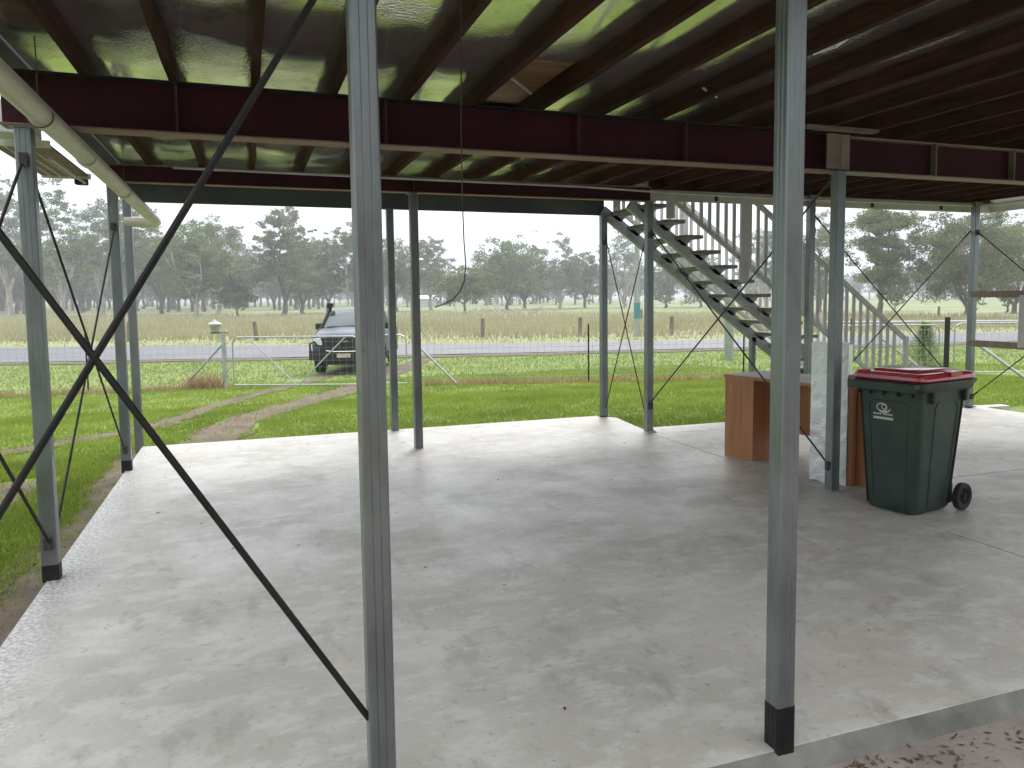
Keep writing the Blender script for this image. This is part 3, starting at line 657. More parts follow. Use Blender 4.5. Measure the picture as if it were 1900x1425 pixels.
# printed emblem on the front
em = MB()
def fpt(u, z, o_=.003): p = facept('front', 0, z, o_); return (p[0], -u, p[2])
def ribbon(pts, wd):
    b_ = len(em.v)
    for k, (u, z, ww) in enumerate(pts):
        k0, k1 = max(k-1, 0), min(k+1, len(pts)-1); du, dz_ = pts[k1][0]-pts[k0][0], pts[k1][1]-pts[k0][1]; L_ = math.hypot(du, dz_) or 1
        nx_, nz_ = -dz_/L_, du/L_; em.v.append(fpt(u+nx_*ww/2, z+nz_*ww/2)); em.v.append(fpt(u-nx_*ww/2, z-nz_*ww/2))
    for k in range(len(pts)-1): em.f.append((b_+2*k, b_+2*k+1, b_+2*k+3, b_+2*k+2))
def ell(cu, cz, a, b_, w_, a0=0, a1=360, n=24, taper=False):
    ps = []
    for k in range(n+1):
        t_ = R(a0+(a1-a0)*k/n); f_ = math.sin(math.pi*k/n)**.7 if taper else 1
        ps.append((cu+a*math.cos(t_), cz+b_*math.sin(t_), max(w_*f_, .001)))
    ribbon(ps, w_)
ell(-.045, .772, .040, .028, .009)
ell(-.028, .775, .018, .017, .007)
ell(-.030, .795, .062, .060, .016, 218, 335, 16, True)
for k, (ua, ub) in enumerate(((-.115, -.10), (-.097, -.085), (-.081, -.066), (-.062, -.05), (-.033, -.02), (-.016, -.003), (.001, .012), (.016, .028), (.031, .041))):
    ribbon([(ua, .722, .012), (ub, .722, .012)], .012)
ribbon([(-.115, .692, .018), (.045, .692, .018)], .018)
em.build('printed_emblem', M['print'], bn)

# ------------------------------------------------------------------ timber rails and board at the far right
tr = empty('rail_board', (9.46, 7.5, 0)); tag(tr, 'pale metal board fixed to two weathered timber rails at the right edge', 'board')
MB().box(-.075, -.03, -.9, .56, 1.53, 1.62).build('timber_rail', M['timber'], tr, bevel=.004)
MB().box(-.075, -.03, -.30, .56, .855, .945).build('timber_rail', M['timber'], tr, bevel=.004)
MB().box(-.10, -.078, -.75, -.20, .88, 1.56).build('metal_board', M['whitepaint'], tr, bevel=.004)

# ------------------------------------------------------------------ vehicle
car = empty('parked_ute', (2.42, 21.45, -.475), R(-16)); tag(car, 'blue grey dual cab ute with snorkel and black bull bar parked on the driveway', 'ute')
def sect(y, pts):      # pts: list of (halfwidth, z) from bottom to top
    L_ = [(-a, y, z) for a, z in pts]; return L_ + [(a, y, z) for a, z in reversed(pts)]
lower = [
 (.06, [(.55, .50), (.72, .55), (.76, .75), (.74, .93), (.64, 1.03), (.3, 1.07)]),
 (.14, [(.64, .44), (.83, .52), (.86, .75), (.84, .96), (.74, 1.08), (.3, 1.13)]),
 (.30, [(.70, .40), (.89, .50), (.92, .77), (.90, 1.01), (.80, 1.13), (.3, 1.18)]),
 (.70, [(.72, .38), (.90, .50), (.935, .80), (.92, 1.06), (.83, 1.17), (.3, 1.23)]),
 (1.45, [(.72, .38), (.90, .50), (.935, .80), (.925, 1.12), (.85, 1.23), (.3, 1.29)]),
 (1.70, [(.72, .38), (.90, .50), (.93, .80), (.92, 1.12), (.86, 1.20), (.3, 1.23)]),
 (3.70, [(.72, .38), (.90, .50), (.93, .80), (.92, 1.12), (.86, 1.18), (.3, 1.19)]),
 (3.78, [(.72, .45), (.90, .55), (.93, .80), (.92, 1.12), (.90, 1.17), (.3, 1.17)]),
 (5.20, [(.72, .50), (.90, .58), (.92, .80), (.91, 1.12), (.89, 1.17), (.3, 1.17)])]
MB().loft([sect(y, p_) for y, p_ in lower]).build('car_body', M['carpaint'], car, smooth=True, bevel=.012)
cabin = [(1.38, [(.80, 1.18), (.79, 1.22), (.3, 1.26)]), (1.85, [(.84, 1.18), (.75, 1.53), (.3, 1.58)]), (2.25, [(.85, 1.18), (.70, 1.72), (.3, 1.775)]), (2.5, [(.85, 1.18), (.68, 1.77), (.3, 1.82)]),
         (3.2, [(.85, 1.18), (.68, 1.77), (.3, 1.82)]), (3.5, [(.84, 1.18), (.69, 1.70), (.3, 1.745)]), (3.75, [(.82, 1.18), (.76, 1.25), (.3, 1.27)])]
cb = MB().loft([sect(y, p_) for y, p_ in cabin]).build('cabin', M['carpaint'], car, smooth=True)
# windscreen and side glass just proud of the cabin
ws = MB().add([(-.74, 1.42, 1.27), (.74, 1.42, 1.27), (.70, 1.83, 1.545), (.65, 2.22, 1.735), (-.65, 2.22, 1.735), (-.70, 1.83, 1.545), (0, 1.38, 1.295), (0, 1.80, 1.60), (0, 2.20, 1.79)], [(0, 6, 7, 5), (6, 1, 2, 7), (5, 7, 8, 4), (7, 2, 3, 8)])
ws.v = [(x, y-.025, z+.012) for x, y, z in ws.v]; ws.build('windscreen', M['glass'], car, smooth=True)
for s_2 in (-1, 1):
    for ya, yb, yc, yd in ((1.78, 2.60, 2.25, 2.60), (2.68, 3.50, 2.68, 3.42)):
        f_ = lambda z: s_2*(.85-(z-1.18)*.17/.59+.004)
        MB().add([(f_(1.22), ya, 1.22), (f_(1.22), yb, 1.22), (f_(1.68), yd, 1.68), (f_(1.68), yc, 1.68)], [(0, 1, 2, 3)]).build('side_window', M['glass'], car)
    m_ = MB().box(s_2*.90, s_2*1.10, 1.72, 1.84, 1.19, 1.37) if s_2 > 0 else MB().box(-1.10, -.90, 1.72, 1.84, 1.19, 1.37)
    m_.bar((s_2*.82, 1.8, 1.22), (s_2*.95, 1.78, 1.25), .05); m_.build('wing_mirror', M['black'], car, bevel=.02)
    MB().loft([[(s_2*(.56+a), y, z) for a, z in ((0, .82), (.25, .86), (.28, 1.0), (.08, 1.03))] for y in (.02, .25)]).build('headlight', M['lamp'], car, bevel=.01)
    MB().tube([(s_2*.66, .10, .60), (s_2*.66, -.02, .60)], .065, 16).build('fog_light', M['lamp'], car, smooth=True)
    for y in (.98, 4.15):
        rg = []; P_ = [(.24, .0), (.36, .0), (.385, .03), (.385, .21), (.36, .24), (.24, .24)]
        for k in range(29):
            a = 2*math.pi*k/28; rg.append([(s_2*(.94-dx), y+math.cos(a)*r_, .385+math.sin(a)*r_) for r_, dx in P_])
        wo = MB().loft(rg, cap=False).build('tyre', M['rubber'], car, smooth=True)
        MB().tube([(s_2*.90, y, .385), (s_2*.74, y, .385)], .25, 20).build('rim', M['chrome'], wo, smooth=True)
        # flared guard
        g_ = [(s_2*.925, y+math.cos(R(a))*.45, .40+math.sin(R(a))*.45) for a in range(0, 181, 15)]
        MB().tube(g_, .035, 8).build('guard_flare', M['black'], car, smooth=True)
MB().box(-.60, .60, .015, .16, .64, 1.03).build('grille', M['black'], car, bevel=.02)
gb = MB()
for z in (.72, .78, .84, .90): gb.box(-.57, .57, .002, .0145, z-.008, z+.008)
for x in np.arange(-.5, .51, .125): gb.box(x-.008, x+.008, .005, .0146, .67, 1.0)
gb.build('grille_bars', M['rubber'], car)
em2 = MB()
for s_2 in (-1, 1): em2.bar((0, -.006, .90), (s_2*.05, -.006, .945), .015, .012, (0, 1, 0)).bar((s_2*.05, -.006, .945), (s_2*.11, -.006, .93), .015, .012, (0, 1, 0)).bar((s_2*.11, -.006, .93), (s_2*.07, -.006, .89), .012, .012, (0, 1, 0))
em2.build('badge', M['chrome'], car)
bb = MB().loft([[(x, y, z) for y, z in ((-.14-c, .42), (.14, .42), (.14, .68), (-.14-c, .68))] for x, c in ((-.96, -.22), (-.75, -.08), (-.35, .0), (.35, .0), (.75, -.08), (.96, -.22))])
for s_2 in (-1, 1): bb.tube([(s_2*.92, .10, .62), (s_2*.93, .08, .86), (s_2*.80, .02, .93), (s_2*.60, -.04, .68)], .03, 8)
bb.build('bull_bar', M['black'], car, bevel=.02)
MB().tube([(-.45, -.15, .69), (-.25, -.16, .665), (.25, -.16, .665), (.45, -.15, .69)], .02, 8).build('bar_trim', M['chrome'], car, smooth=True)
MB().box(-.18, .18, -.152, -.142, .50, .61).build('number_plate', M['plate'], car)
MB().box(-.5, .5, .0, .5, .30, .44).build('skid_plate', M['black'], car)
sk = MB().bar((-.94, 1.25, 1.10), (-.91, 1.55, 1.20), .10).bar((-.91, 1.52, 1.18), (-.76, 2.12, 1.72), .075, .085).bar((-.74, 2.12, 1.68), (-.73, 2.14, 1.88), .09, .09)
sk.box(-.82, -.64, 2.02, 2.22, 1.82, 1.95); sk.build('snorkel', M['black'], car, bevel=.02)
for y in (1.68, 2.64, 3.62):
    for s_2 in (-1, 1): MB().box(min(s_2*.928, s_2*.934), max(s_2*.928, s_2*.934), y-.006, y+.006, .55, 1.06).build('door_seam', M['black'], car)
for y in (2.45, 3.40): MB().box(.932, .955, y-.09, y+.09, .97, 1.0).build('door_handle', M['chrome'], car)
MB().box(-.80, .80, 3.85, 5.1, 1.172, 1.20).build('tray_cover', M['black'], car)
MB().box(-.9, .9, 1.6, 3.5, .34, .42).build('side_step', M['black'], car)

# ------------------------------------------------------------------ letterbox
lb = empty('letterbox', (-.45, 18.72, -.38)); tag(lb, 'small grey bucket shaped letterbox on a timber arm atop the gate post', 'letterbox')
MB().box(-.34, .04, -.03, .03, 1.23, 1.27).build('timber_arm', M['timber'], lb)
MB().loft([[(math.cos(2*math.pi*k/14)*r_-.24, math.sin(2*math.pi*k/14)*r_, z) for k in range(14)] for r_, z in ((.08, 1.272), (.115, 1.42), (.12, 1.43))]).build('box_body', M['galv2'], lb, smooth=True)
MB().loft([[(math.cos(2*math.pi*k/14)*r_-.24, math.sin(2*math.pi*k/14)*r_, z) for k in range(14)] for r_, z in ((.15, 1.431), (.145, 1.455), (.03, 1.52), (.012, 1.56))]).build('box_lid', M['whitepaint'], lb, smooth=True)

# ------------------------------------------------------------------ boundary fence with gates
def gz(y): return tz(y)
fence = empty('boundary_fence', (4, 17.5, -.35)); tag(fence, 'wire mesh boundary fence with star pickets along the front lawn', 'fence')
FO = Vector((-4, -17.5, .35))
def fp(mb, name, m_, parent=None, **k):
    o = mb.build(name, m_, parent or fence, **k)
    if parent is None: o.location = FO
    return o
def wiremesh(a, b, h, step=.15, rows=(0.03, .15, .3, .45, .62, .8, 1.0), r=.0022):
    a, b = Vector((*a, 0)), Vector((*b, 0)); L_ = (b-a).length; n = int(L_/step); mb = MB()
    for k in range(n+1):
        p_ = a.lerp(b, k/n); z0 = gz(p_.y); mb.bar((p_.x, p_.y, z0+.03), (p_.x, p_.y, z0+h), r*2)
    for q in rows:
        if q > h: continue
        for k in range(max(1, int(L_/2.5))):
            m_ = max(1, int(L_/2.5)); p0 = a.lerp(b, k/m_); p1 = a.lerp(b, (k+1)/m_)
            mb.bar((p0.x, p0.y, gz(p0.y)+q), (p1.x, p1.y, gz(p1.y)+q), r*2.4)
    return mb
FA, FB = (-.52, 18.65), (3.42, 17.0)        # strainers either side of the gates
fp(wiremesh((-22, 20.6), FA, 1.05), 'wire_mesh', M['wire'])
fp(wiremesh(FB, (14.1, 12.75), 1.05), 'wire_mesh', M['wire'])
fp(wiremesh((16.5, 11.8), (26, 8.0), 1.05), 'wire_mesh', M['wire'])
for (x, y) in (FA, FB):
    fp(MB().tube([(x, y, gz(y)-.1), (x, y, gz(y)+1.24)], .05, 12), 'strainer_post', M['galv2'], smooth=True)
fp(MB().tube([(-.56, 18.67, gz(18.7)+.98), (-1.46, 19.03, gz(19)+.0)], .026, 10), 'diagonal_stay', M['galv2'], smooth=True)
fp(MB().tube([(3.46, 16.98, gz(17)+.92), (4.3, 16.63, gz(16.6)+.0)], .026, 10), 'diagonal_stay', M['galv2'], smooth=True)
for (x, y) in ((-7.4, 19.5), (-3.3, 19.1), (7.0, 15.6), (10.15, 14.35), (12.3, 13.5)):
    mb = MB(); z = gz(y); mb.box(x-.018, x+.018, y-.004, y+.004, z-.05, z+1.28).box(x-.004, x+.004, y-.018, y+.018, z-.05, z+1.28)
    fp(mb, 'star_picket', M['black'])
def gate(a, b, h, label, diag=2, lift=.06):
    a, b = Vector((*a, 0)), Vector((*b, 0)); c = (a+b)/2; L_ = (b-a).length; z0 = gz(c.y)
    g = empty('farm_gate', (c.x, c.y, z0), math.atan2((b-a).y, (b-a).x)); tag(g, label, 'gate')
    hL = L_/2; cr_ = .14
    pts = [(-hL, 0, lift), (-hL, 0, h-cr_), (-hL+cr_*.3, 0, h-cr_*.3), (-hL+cr_, 0, h), (hL-cr_, 0, h), (hL-cr_*.3, 0, h-cr_*.3), (hL, 0, h-cr_), (hL, 0, lift), (-hL, 0, lift)]
    MB().tube(pts, .017, 8).build('gate_frame', M['galv2'], g, smooth=True)
    if diag == 2:
        MB().tube([(-hL+.35, 0, h), (-.02, 0, lift)], .014, 8).tube([(.04, 0, lift), (hL-.3, 0, h)], .014, 8).build('gate_brace', M['galv2'], g, smooth=True)
    mb = MB(); n = int(L_/.15)
    for k in range(1, n): x = -hL+L_*k/n; mb.bar((x, 0, lift), (x, 0, h), .003)
    for z in np.arange(lift+.12, h, .14): mb.bar((-hL, 0, z), (hL, 0, z), .003)
    mb.build('gate_mesh', M['wire'], g)
    return g
gate((-.34, 18.57), (2.30, 17.47), 1.13, 'wide galvanised gate leaf with V brace in front of the ute', 2)
gate((2.36, 17.44), (3.26, 17.06), 1.13, 'narrow galvanised gate leaf right of the ute', 0)
gate((11.9, 13.65), (14.05, 12.78), 1.12, 'pipe gate with rounded corners left of the thick black post', 0)
gate((14.35, 12.66), (16.4, 11.84), 1.12, 'pipe gate with rounded corners right of the thick black post', 0)
o = MB().tube([(0, 0, 0), (0, 0, 1.32)], .055, 12).build('gate_post', M['black'], smooth=True, loc=(14.2, 12.72, gz(12.7)-.05)); tag(o, 'thick black gate post between two pipe gates', 'post')
o = MB().tube([(0, 0, 0), (0, 0, 1.35)], .035, 10).build('gate_post', M['post'], smooth=True, loc=(16.45, 11.82, gz(11.8)-.05)); tag(o, 'thin weathered gate post at the right edge', 'post')
fp(MB().tube([(13.3, 11.4, gz(11)+.85), (13.95, 10.55, gz(10.5))], .03, 10), 'diagonal_stay', M['galv2'], smooth=True)
fp(MB().tube([(11.6, 11.9, gz(11)+.86), (12.55, 11.35, gz(11.3))], .022, 10), 'diagonal_stay', M['galv2'], smooth=True)

# posts, rails and poles across the road
rw = random.Random(6)
fpl = [(-6.4, 49.6, 'old wooden fence post beyond the road, left of the letterbox'), (.43, 46.8, 'old wooden fence post beyond the road, above the wide gate'),
       (12.75, 43.4, 'old wooden fence post beyond the road, left of the star picket'), (18.35, 42.1, 'old wooden fence post beyond the road near the lawn corner'), (23.5, 40.4, 'leaning old wooden fence post beyond the road, right of the pole')]
for x, y, lab in fpl:
    o = MB().loft([[(math.cos(k*1.047)*r_, math.sin(k*1.047)*r_, z) for k in range(6)] for r_, z in ((.13, -.1), (.12, .6), (.11, 1.12))]).build('fence_post', M['post'], loc=(x, y, -.75))
    o.rotation_euler = (R(rw.uniform(-3, 3)), R(rw.uniform(-4, 4)), rw.uniform(0, 1)); tag(o, lab, 'post', 'old posts across the road')
fw_ = empty('paddock_fence', (20, 42, -.75)); tag(fw_, 'low rail and wire fence along the far side of the road', 'fence')
mb = MB()
PF = [(-40, 60), (-6.4, 49.6), (.43, 46.8), (12.75, 43.4), (18.35, 42.1), (23.5, 40.4), (31, 38)]
for i in range(len(PF)-1):
    for z in (.35, .65, .95): mb.bar((PF[i][0]-20, PF[i][1]-42, z), (PF[i+1][0]-20, PF[i+1][1]-42, z), .008)
mb.build('fence_wire', M['wire'], fw_)
wr_ = empty('white_rail', (29, 26, -.55)); tag(wr_, 'low white pipe rail beside the road at right', 'rail')
MB().tube([(-5.5, 2.4, .88), (5.5, -2.6, .88)], .05, 8).build('rail_pipe', M['whitepaint'], wr_, smooth=True)
for k in range(5):
    t_ = k/4; MB().tube([(-5.5+11*t_, 2.4-5*t_, -.1), (-5.5+11*t_, 2.4-5*t_, .86)], .05, 8).build('rail_post', M['whitepaint'], wr_, smooth=True)
# far field fence posts on the right
DL = ('small distant post in the green field behind the stair balusters', 'small distant post in the green field left of the foil post', 'small distant post in the green field above the conifer', 'small distant post in the green field left of the far right post', 'small distant post in the green field seen between the timber rails')
for k, (x, y) in enumerate(((33, 62), (41, 60), (49, 56), (57, 52), (64, 48))):
    o = MB().box(-.07, .07, -.07, .07, 0, 1.15).build('fence_post', M['post'], loc=(x, y, -.75)); tag(o, DL[k], 'post', 'distant posts in the green field')
pl = MB().tube([(0, 0, 0), (0, 0, 4), (0, 0, 9.2)], [.17, .155, .13], 14)
o = empty('power_pole', (20.93, 39.85, -.75)); tag(o, 'slim grey power pole with teal band across the road', 'pole'); MB().tube([(0, 0, -.2), (0, 0, 9.2)], [.17, .13], 14).build('pole_shaft', M['pole'], o, smooth=True)
MB().tube([(0, 0, 1.05), (0, 0, 1.95)], .19, 14).build('teal_band', M['teal'], o, smooth=True)
o = empty('power_pole', (14.15, 20.79, -.46)); o.name = 'boundary_post'; tag(o, 'thick pale green post standing in the verge behind the staircase', 'post'); MB().tube([(0, 0, -.2), (0, 0, 2.35)], [.15, .14], 16).build('post_shaft', M['pole2'], o, smooth=True)
# roadside marker and white sign on the right
o = MB().box(-.06, .06, -.03, .03, 0, 1.0).build('marker_post', M['whitepaint'], loc=(29.3, 31.5, -.72)); tag(o, 'thin pale roadside marker post beyond the road', 'post')
sg = empty('road_sign', (62, 47, -.75)); tag(sg, 'small white sign board on two posts far right', 'sign')
MB().box(-1.1, 1.1, -.02, .02, 1.9, 2.9).build('sign_board', M['whitepaint'], sg)
for x in (-.7, .7): MB().box(x-.05, x+.05, .022, .1, 0, 2.8).build('sign_post', M['black'], sg)
# far shed glimpsed between trunks
hs = empty('distant_shed', (42, 196, -.75)); tag(hs, 'tiny pale shed with blue wall glimpsed between far tree trunks', 'shed')
MB().box(-3, 3, -2, 2, 0, 2.1).build('wall', M['whitepaint'], hs)
mb = MB(); mb.add([(-3.3, -2.4, 2.1), (3.3, -2.4, 2.1), (3.3, 2.4, 2.1), (-3.3, 2.4, 2.1), (-3.3, 0, 3.0), (3.3, 0, 3.0)], [(0, 1, 5, 4), (2, 3, 4, 5), (0, 4, 3), (1, 2, 5)]); mb.build('roof', M['galv2'], hs)

# ------------------------------------------------------------------ small plants
def tufts(name, label, cat, pts, h, n, mtl, seed, w_=.02, spread=.15, kind=None, loc0=(0, 0)):
    g = np.random.default_rng(seed); pts = np.asarray(pts, float); k = len(pts)
    idx = np.repeat(np.arange(k), n); P = pts[idx, :2]+g.normal(0, spread, (k*n, 2)); hh = h*g.uniform(.35, 1.1, k*n)
    z = np.interp(P[:, 1], [9.5, 22, 38], [-.10, -.48, -.75]); z = np.where(P[:, 1] < 9.5, -.10, z); z = np.where(P[:, 1] < 2.2, -.064, z)
    a = g.uniform(0, 6.28, k*n); le = g.uniform(.1, .7, k*n)*hh; b_ = g.uniform(0, 6.28, k*n)
    dx, dy = np.cos(a)*w_/2, np.sin(a)*w_/2
    V = np.empty((k*n, 3, 3)); V[:, 0] = np.c_[P[:, 0]-dx, P[:, 1]-dy, z-.01]; V[:, 1] = np.c_[P[:, 0]+dx, P[:, 1]+dy, z-.01]
    V[:, 2] = np.c_[P[:, 0]+np.cos(b_)*le, P[:, 1]+np.sin(b_)*le, z+hh]
    F = np.arange(k*n*3).reshape(-1, 3); o = fast_mesh(name, V.reshape(-1, 3), F, mtl)
    return tag(o, label, cat, kind=kind)
# grass masses
def scatter(seed, n, x0, x1, y0, y1, test=None):
    g = np.random.default_rng(seed); P = np.c_[g.uniform(x0, x1, n), g.uniform(y0, y1, n)]
    return P[test(P)] if test is not None else P
def segdist(P, pts):
    d = np.full(len(P), 1e9)
    for i in range(len(pts)-1):
        a = np.array(pts[i]); b = np.array(pts[i+1]); ab = b-a; t_ = np.clip(((P-a)@ab)/(ab@ab), 0, 1)
        d = np.minimum(d, np.hypot(*(P-a-t_[:, None]*ab).T))
    return d
def noise2(P, s, seed):
    g = np.random.default_rng(seed); o = np.zeros(len(P))
    for k in range(6):
        f = s*1.7**(k*.6); a = g.uniform(0, 6.28); ph = g.uniform(0, 6.28)
        o += np.sin((P[:, 0]*math.cos(a)+P[:, 1]*math.sin(a))*f+ph)
    return o/6
def lawn_ok(P):
    x, y = P[:, 0], P[:, 1]
    onslab = ((x > -1.2) & (x < 4.42) & (y > 2) & (y < 9.50)) | ((x > 4.3) & (x < 9.7) & (y > 2) & (y < 8.40)) | ((x > 4.3) & (x < 4.6) & (y < 9.35) & (y > 2)) | ((x > 9.6) & (x < 10.2) & (y > 7.95) & (y < 8.2))
    nz_ = noise2(P, 3, 5)*.14
    r1 = segdist(P, RUT1) + nz_ < .16; r2_ = segdist(P, RUT2) + nz_ < .31; r3 = segdist(P, [(-2.6, 7.0), (-2.1, 7.7), (-2.0, 8.4)]) + nz_ < .25
    edge = (x > -1.34+nz_*.6) & (x < -1.14) & (y < 9.5); edge2 = (y < 9.62+nz_*.5) & (x < 1.7) & (x > -1.2)
    thin = np.random.default_rng(3).random(len(P)) < .22
    return ~onslab & (~(r1 | r2_ | r3 | edge | edge2) | (thin & ~onslab & (np.random.default_rng(4).random(len(P)) < .5))) & (y > 2.2)
def blades(name, label, P, h, w_, mtl, seed, lean=.6):
    g = np.random.default_rng(seed); n = len(P); hv = h*g.uniform(.45, 1.15, n)*(1+.5*noise2(P, 2.2, 9))
    z = np.interp(P[:, 1], [9.5, 22, 38], [-.10, -.48, -.75]); a = g.uniform(0, 6.28, n); b_ = g.uniform(0, 6.28, n); le = np.maximum(hv, .02)*g.uniform(.1, lean, n)
    wv = w_*g.uniform(.6, 1.3, n); dx, dy = np.cos(a)*wv/2, np.sin(a)*wv/2
    V = np.empty((n, 3, 3)); V[:, 0] = np.c_[P[:, 0]-dx, P[:, 1]-dy, z-.01]; V[:, 1] = np.c_[P[:, 0]+dx, P[:, 1]+dy, z-.01]
    V[:, 2] = np.c_[P[:, 0]+np.cos(b_)*le, P[:, 1]+np.sin(b_)*le, z+np.maximum(hv, .02)]
    o = fast_mesh(name, V.reshape(-1, 3), np.arange(n*3).reshape(-1, 3), mtl); return tag(o, label, 'grass', kind='stuff')
P = np.vstack([scatter(11, 110000, -5.5, -1.1, 2.3, 9.5, lawn_ok), scatter(12, 40000, -9, -1.1, 5, 10, lawn_ok), scatter(13, 220000, -9, 15, 8.3, 14.5, lawn_ok), scatter(14, 150000, -12, 18, 13, 19.5, lawn_ok)])
P = P[(P[:, 0] < 12) | (P[:, 1] < 16)]
blades('lawn_grass', 'short bright green lawn grass round the slab', P, .055, .015, M['lawn'], 21, 1.6)
def verge_ok(P):
    return (P[:, 1] > 17.8-.4*P[:, 0]*.5) & (P[:, 1] < np.interp(P[:, 0], *zip(*road_near))-1.2) & (segdist(P, RUT1) > .5) & (segdist(P, RUT2) > .6)
P = scatter(15, 110000, -22, 34, 9, 40, verge_ok); blades('verge_grass', 'rough pale grass between the fence and the road', P, .085, .035, M['weeds'], 22, 1.5)
def far_ok(P):
    r_ = np.interp(P[:, 0], *zip(*road_far)); return (P[:, 1] > r_+.3) & (P[:, 1] < r_+5.6)
P = scatter(16, 30000, -32, 60, 20, 62, far_ok); blades('far_verge_grass', 'pale green grass strip beyond the road', P, .18, .06, M['weeds'], 23)
def pad_ok(P):
    r_ = np.interp(P[:, 0], *zip(*road_far))+5.6; return (P[:, 1] > r_) & (P[:, 1] < np.interp(P[:, 0], [-90, 0, 34, 50, 110], [175, 122, 112, 84, 58]))
def dens(P):
    r_ = np.interp(P[:, 0], *zip(*road_far))+5.6; return np.random.default_rng(1).random(len(P)) < np.clip(1.25-(P[:, 1]-r_)/60, .15, 1)
P = scatter(17, 150000, -60, 62, 34, 150, pad_ok); P = P[dens(P)]; blades('tall_dry_grass', 'tall straw coloured grass in the paddock across the road', P, .62, .09, M['straw'], 24, .5)
P = scatter(18, 14000, -60, 62, 34, 75, lambda P: (np.abs(P[:, 1]-np.interp(P[:, 0], *zip(*road_far))-5.9) < .5)); blades('dark_grass_edge', 'darker green weeds along the far fence line', P, .55, .08, M['lawn'], 25, .5)
# dead grass along the fence line and at posts
rt_ = random.Random(9)
pts = [(x, 17.0-.40*(x-3.42)+rt_.uniform(-.18, .18)) for x in np.arange(3.6, 13.8, .12)] + [(x, 18.65-.105*(x+.5)+rt_.uniform(-.15, .15)) for x in np.arange(-9, -.6, .14)]
tufts('dead_grass', 'brown dead grass along the foot of the fence', 'grass', pts, .17, 26, M['thatch'], 31, .03, .12, 'stuff')
tufts('dry_weed', 'clump of tall reddish dry weeds left of the gate post', 'weed', [(-.75, 18.75), (-.95, 18.8), (-1.15, 18.85)], .42, 90, M['thatch'], 32, .03, .14)
tufts('weed_clump', 'dark green weed clump beyond the right gates', 'weed', [(14.9, 10.6), (15.3, 10.5), (15.7, 10.2), (15.2, 10.2)], .45, 160, M['lawn'], 33, .04, .25)
mb = MB(); gl_ = random.Random(41)
for cx, cy, sx, sy, n_ in ((1.8, 2.06, .16, .018, 60), (2.35, 2.01, .30, .04, 90), (3.05, 1.96, .28, .06, 90), (2.7, 1.8, .9, .2, 60)):
    for _ in range(n_):
        x, y = gl_.gauss(cx, sx), gl_.gauss(cy, sy); a = gl_.uniform(0, 6.28); L2 = gl_.uniform(.005, .022); wd = L2*gl_.uniform(.12, .4)
        if y > 2.11: continue
        ca, sa = math.cos(a), math.sin(a); z = -.066+gl_.uniform(0, .004)
        mb.add([(x+ca*L2, y+sa*L2, z+.002), (x-sa*wd, y+ca*wd, z+gl_.uniform(0, .004)), (x-ca*L2, y-sa*L2, z+.001), (x+sa*wd, y-ca*wd, z)], [(0, 1, 2, 3)])
tag(mb.build('leaf_litter', M['litter']), 'scattered dark leaf litter beside the near right post', 'litter', kind='stuff')
g = random.Random(31)
mb = MB()
for k in range(14):
    a = g.uniform(0, 6.28); r_ = g.uniform(.05, .10); s_3 = g.uniform(.010, .024); cx, cy = 1.72+r_*math.cos(a)*1.2, 2.115+r_*math.sin(a)*.35
    mb.loft([[(cx+math.cos(q)*s_3*f*g.uniform(.75, 1.2), cy+math.sin(q)*s_3*f*g.uniform(.75, 1.2), z) for q in np.linspace(0, 5.4, 7)] for f, z in ((.8, -.10), (1.1, -.075+s_3*.3), (.5, -.07+s_3))])
tag(mb.build('rubble', M['kerb']), 'small broken concrete crumbs at the foot of the near right post', 'rubble', kind='stuff')
# small leafy bits lying on the slab
g = random.Random(12); mb = MB()
for _ in range(44):
    x, y = g.uniform(-.9, 4.3), g.uniform(2.5, 8.8); a = g.uniform(0, 6.28); s_3 = g.uniform(.006, .016)
    mb.add([(x+math.cos(a)*s_3, y+math.sin(a)*s_3, .002), (x-math.sin(a)*s_3*.4, y+math.cos(a)*s_3*.4, .007), (x-math.cos(a)*s_3, y-math.sin(a)*s_3, .003), (x+math.sin(a)*s_3*.4, y-math.cos(a)*s_3*.4, .002)], [(0, 1, 2, 3)])
tag(mb.build('slab_debris', M['litter']), 'tiny dry leaves scattered on the concrete slab', 'litter', kind='stuff')
# young conifer by the right fence
cf = empty('young_conifer', (15.9, 14.9, -.30)); tag(cf, 'small bright green young conifer behind the bin', 'conifer')
MB().tube([(0, 0, 0), (0, 0, .95)], [.03, .006], 8).build('trunk', M['barkd'], cf)
g = np.random.default_rng(5); n = 5200; hz_ = g.uniform(.05, 1.15, n)**.9; tier = np.floor(hz_/.16); a = g.uniform(0, 6.28, n); a = a + .35*np.sin(a*7+tier); rr_ = (1.22-hz_)*.60*g.uniform(.15, 1, n)
c = np.c_[np.cos(a)*rr_, np.sin(a)*rr_, hz_+.10*rr_]; d = np.c_[np.cos(a)*.11, np.sin(a)*.11, g.uniform(-.01, .09, n)]; s__ = np.c_[-np.sin(a)*.010, np.cos(a)*.010, np.zeros(n)]
V = np.stack([c-s__, c+s__, c+d], 1); fast_mesh('crown', V.reshape(-1, 3), np.arange(3*n).reshape(-1, 3), M['conifer'], cf)
# fallen dead branches on the paddock
rb = random.Random(3); fb = MB()
for k in range(16):
    x = rb.uniform(-4, 9); fb.tube([(x, rb.uniform(-2, 2), .1), (x+rb.uniform(-1.5, 1.5), rb.uniform(-2, 2), .5+rb.random()*.5), (x+rb.uniform(-3, 3), rb.uniform(-2, 2), .3)], [.12, .08, .03], 6)
o = fb.build('fallen_branches', M['bark'], loc=(31, 104, -.75)); tag(o, 'pale fallen dead branches lying in the far paddock', 'branches')

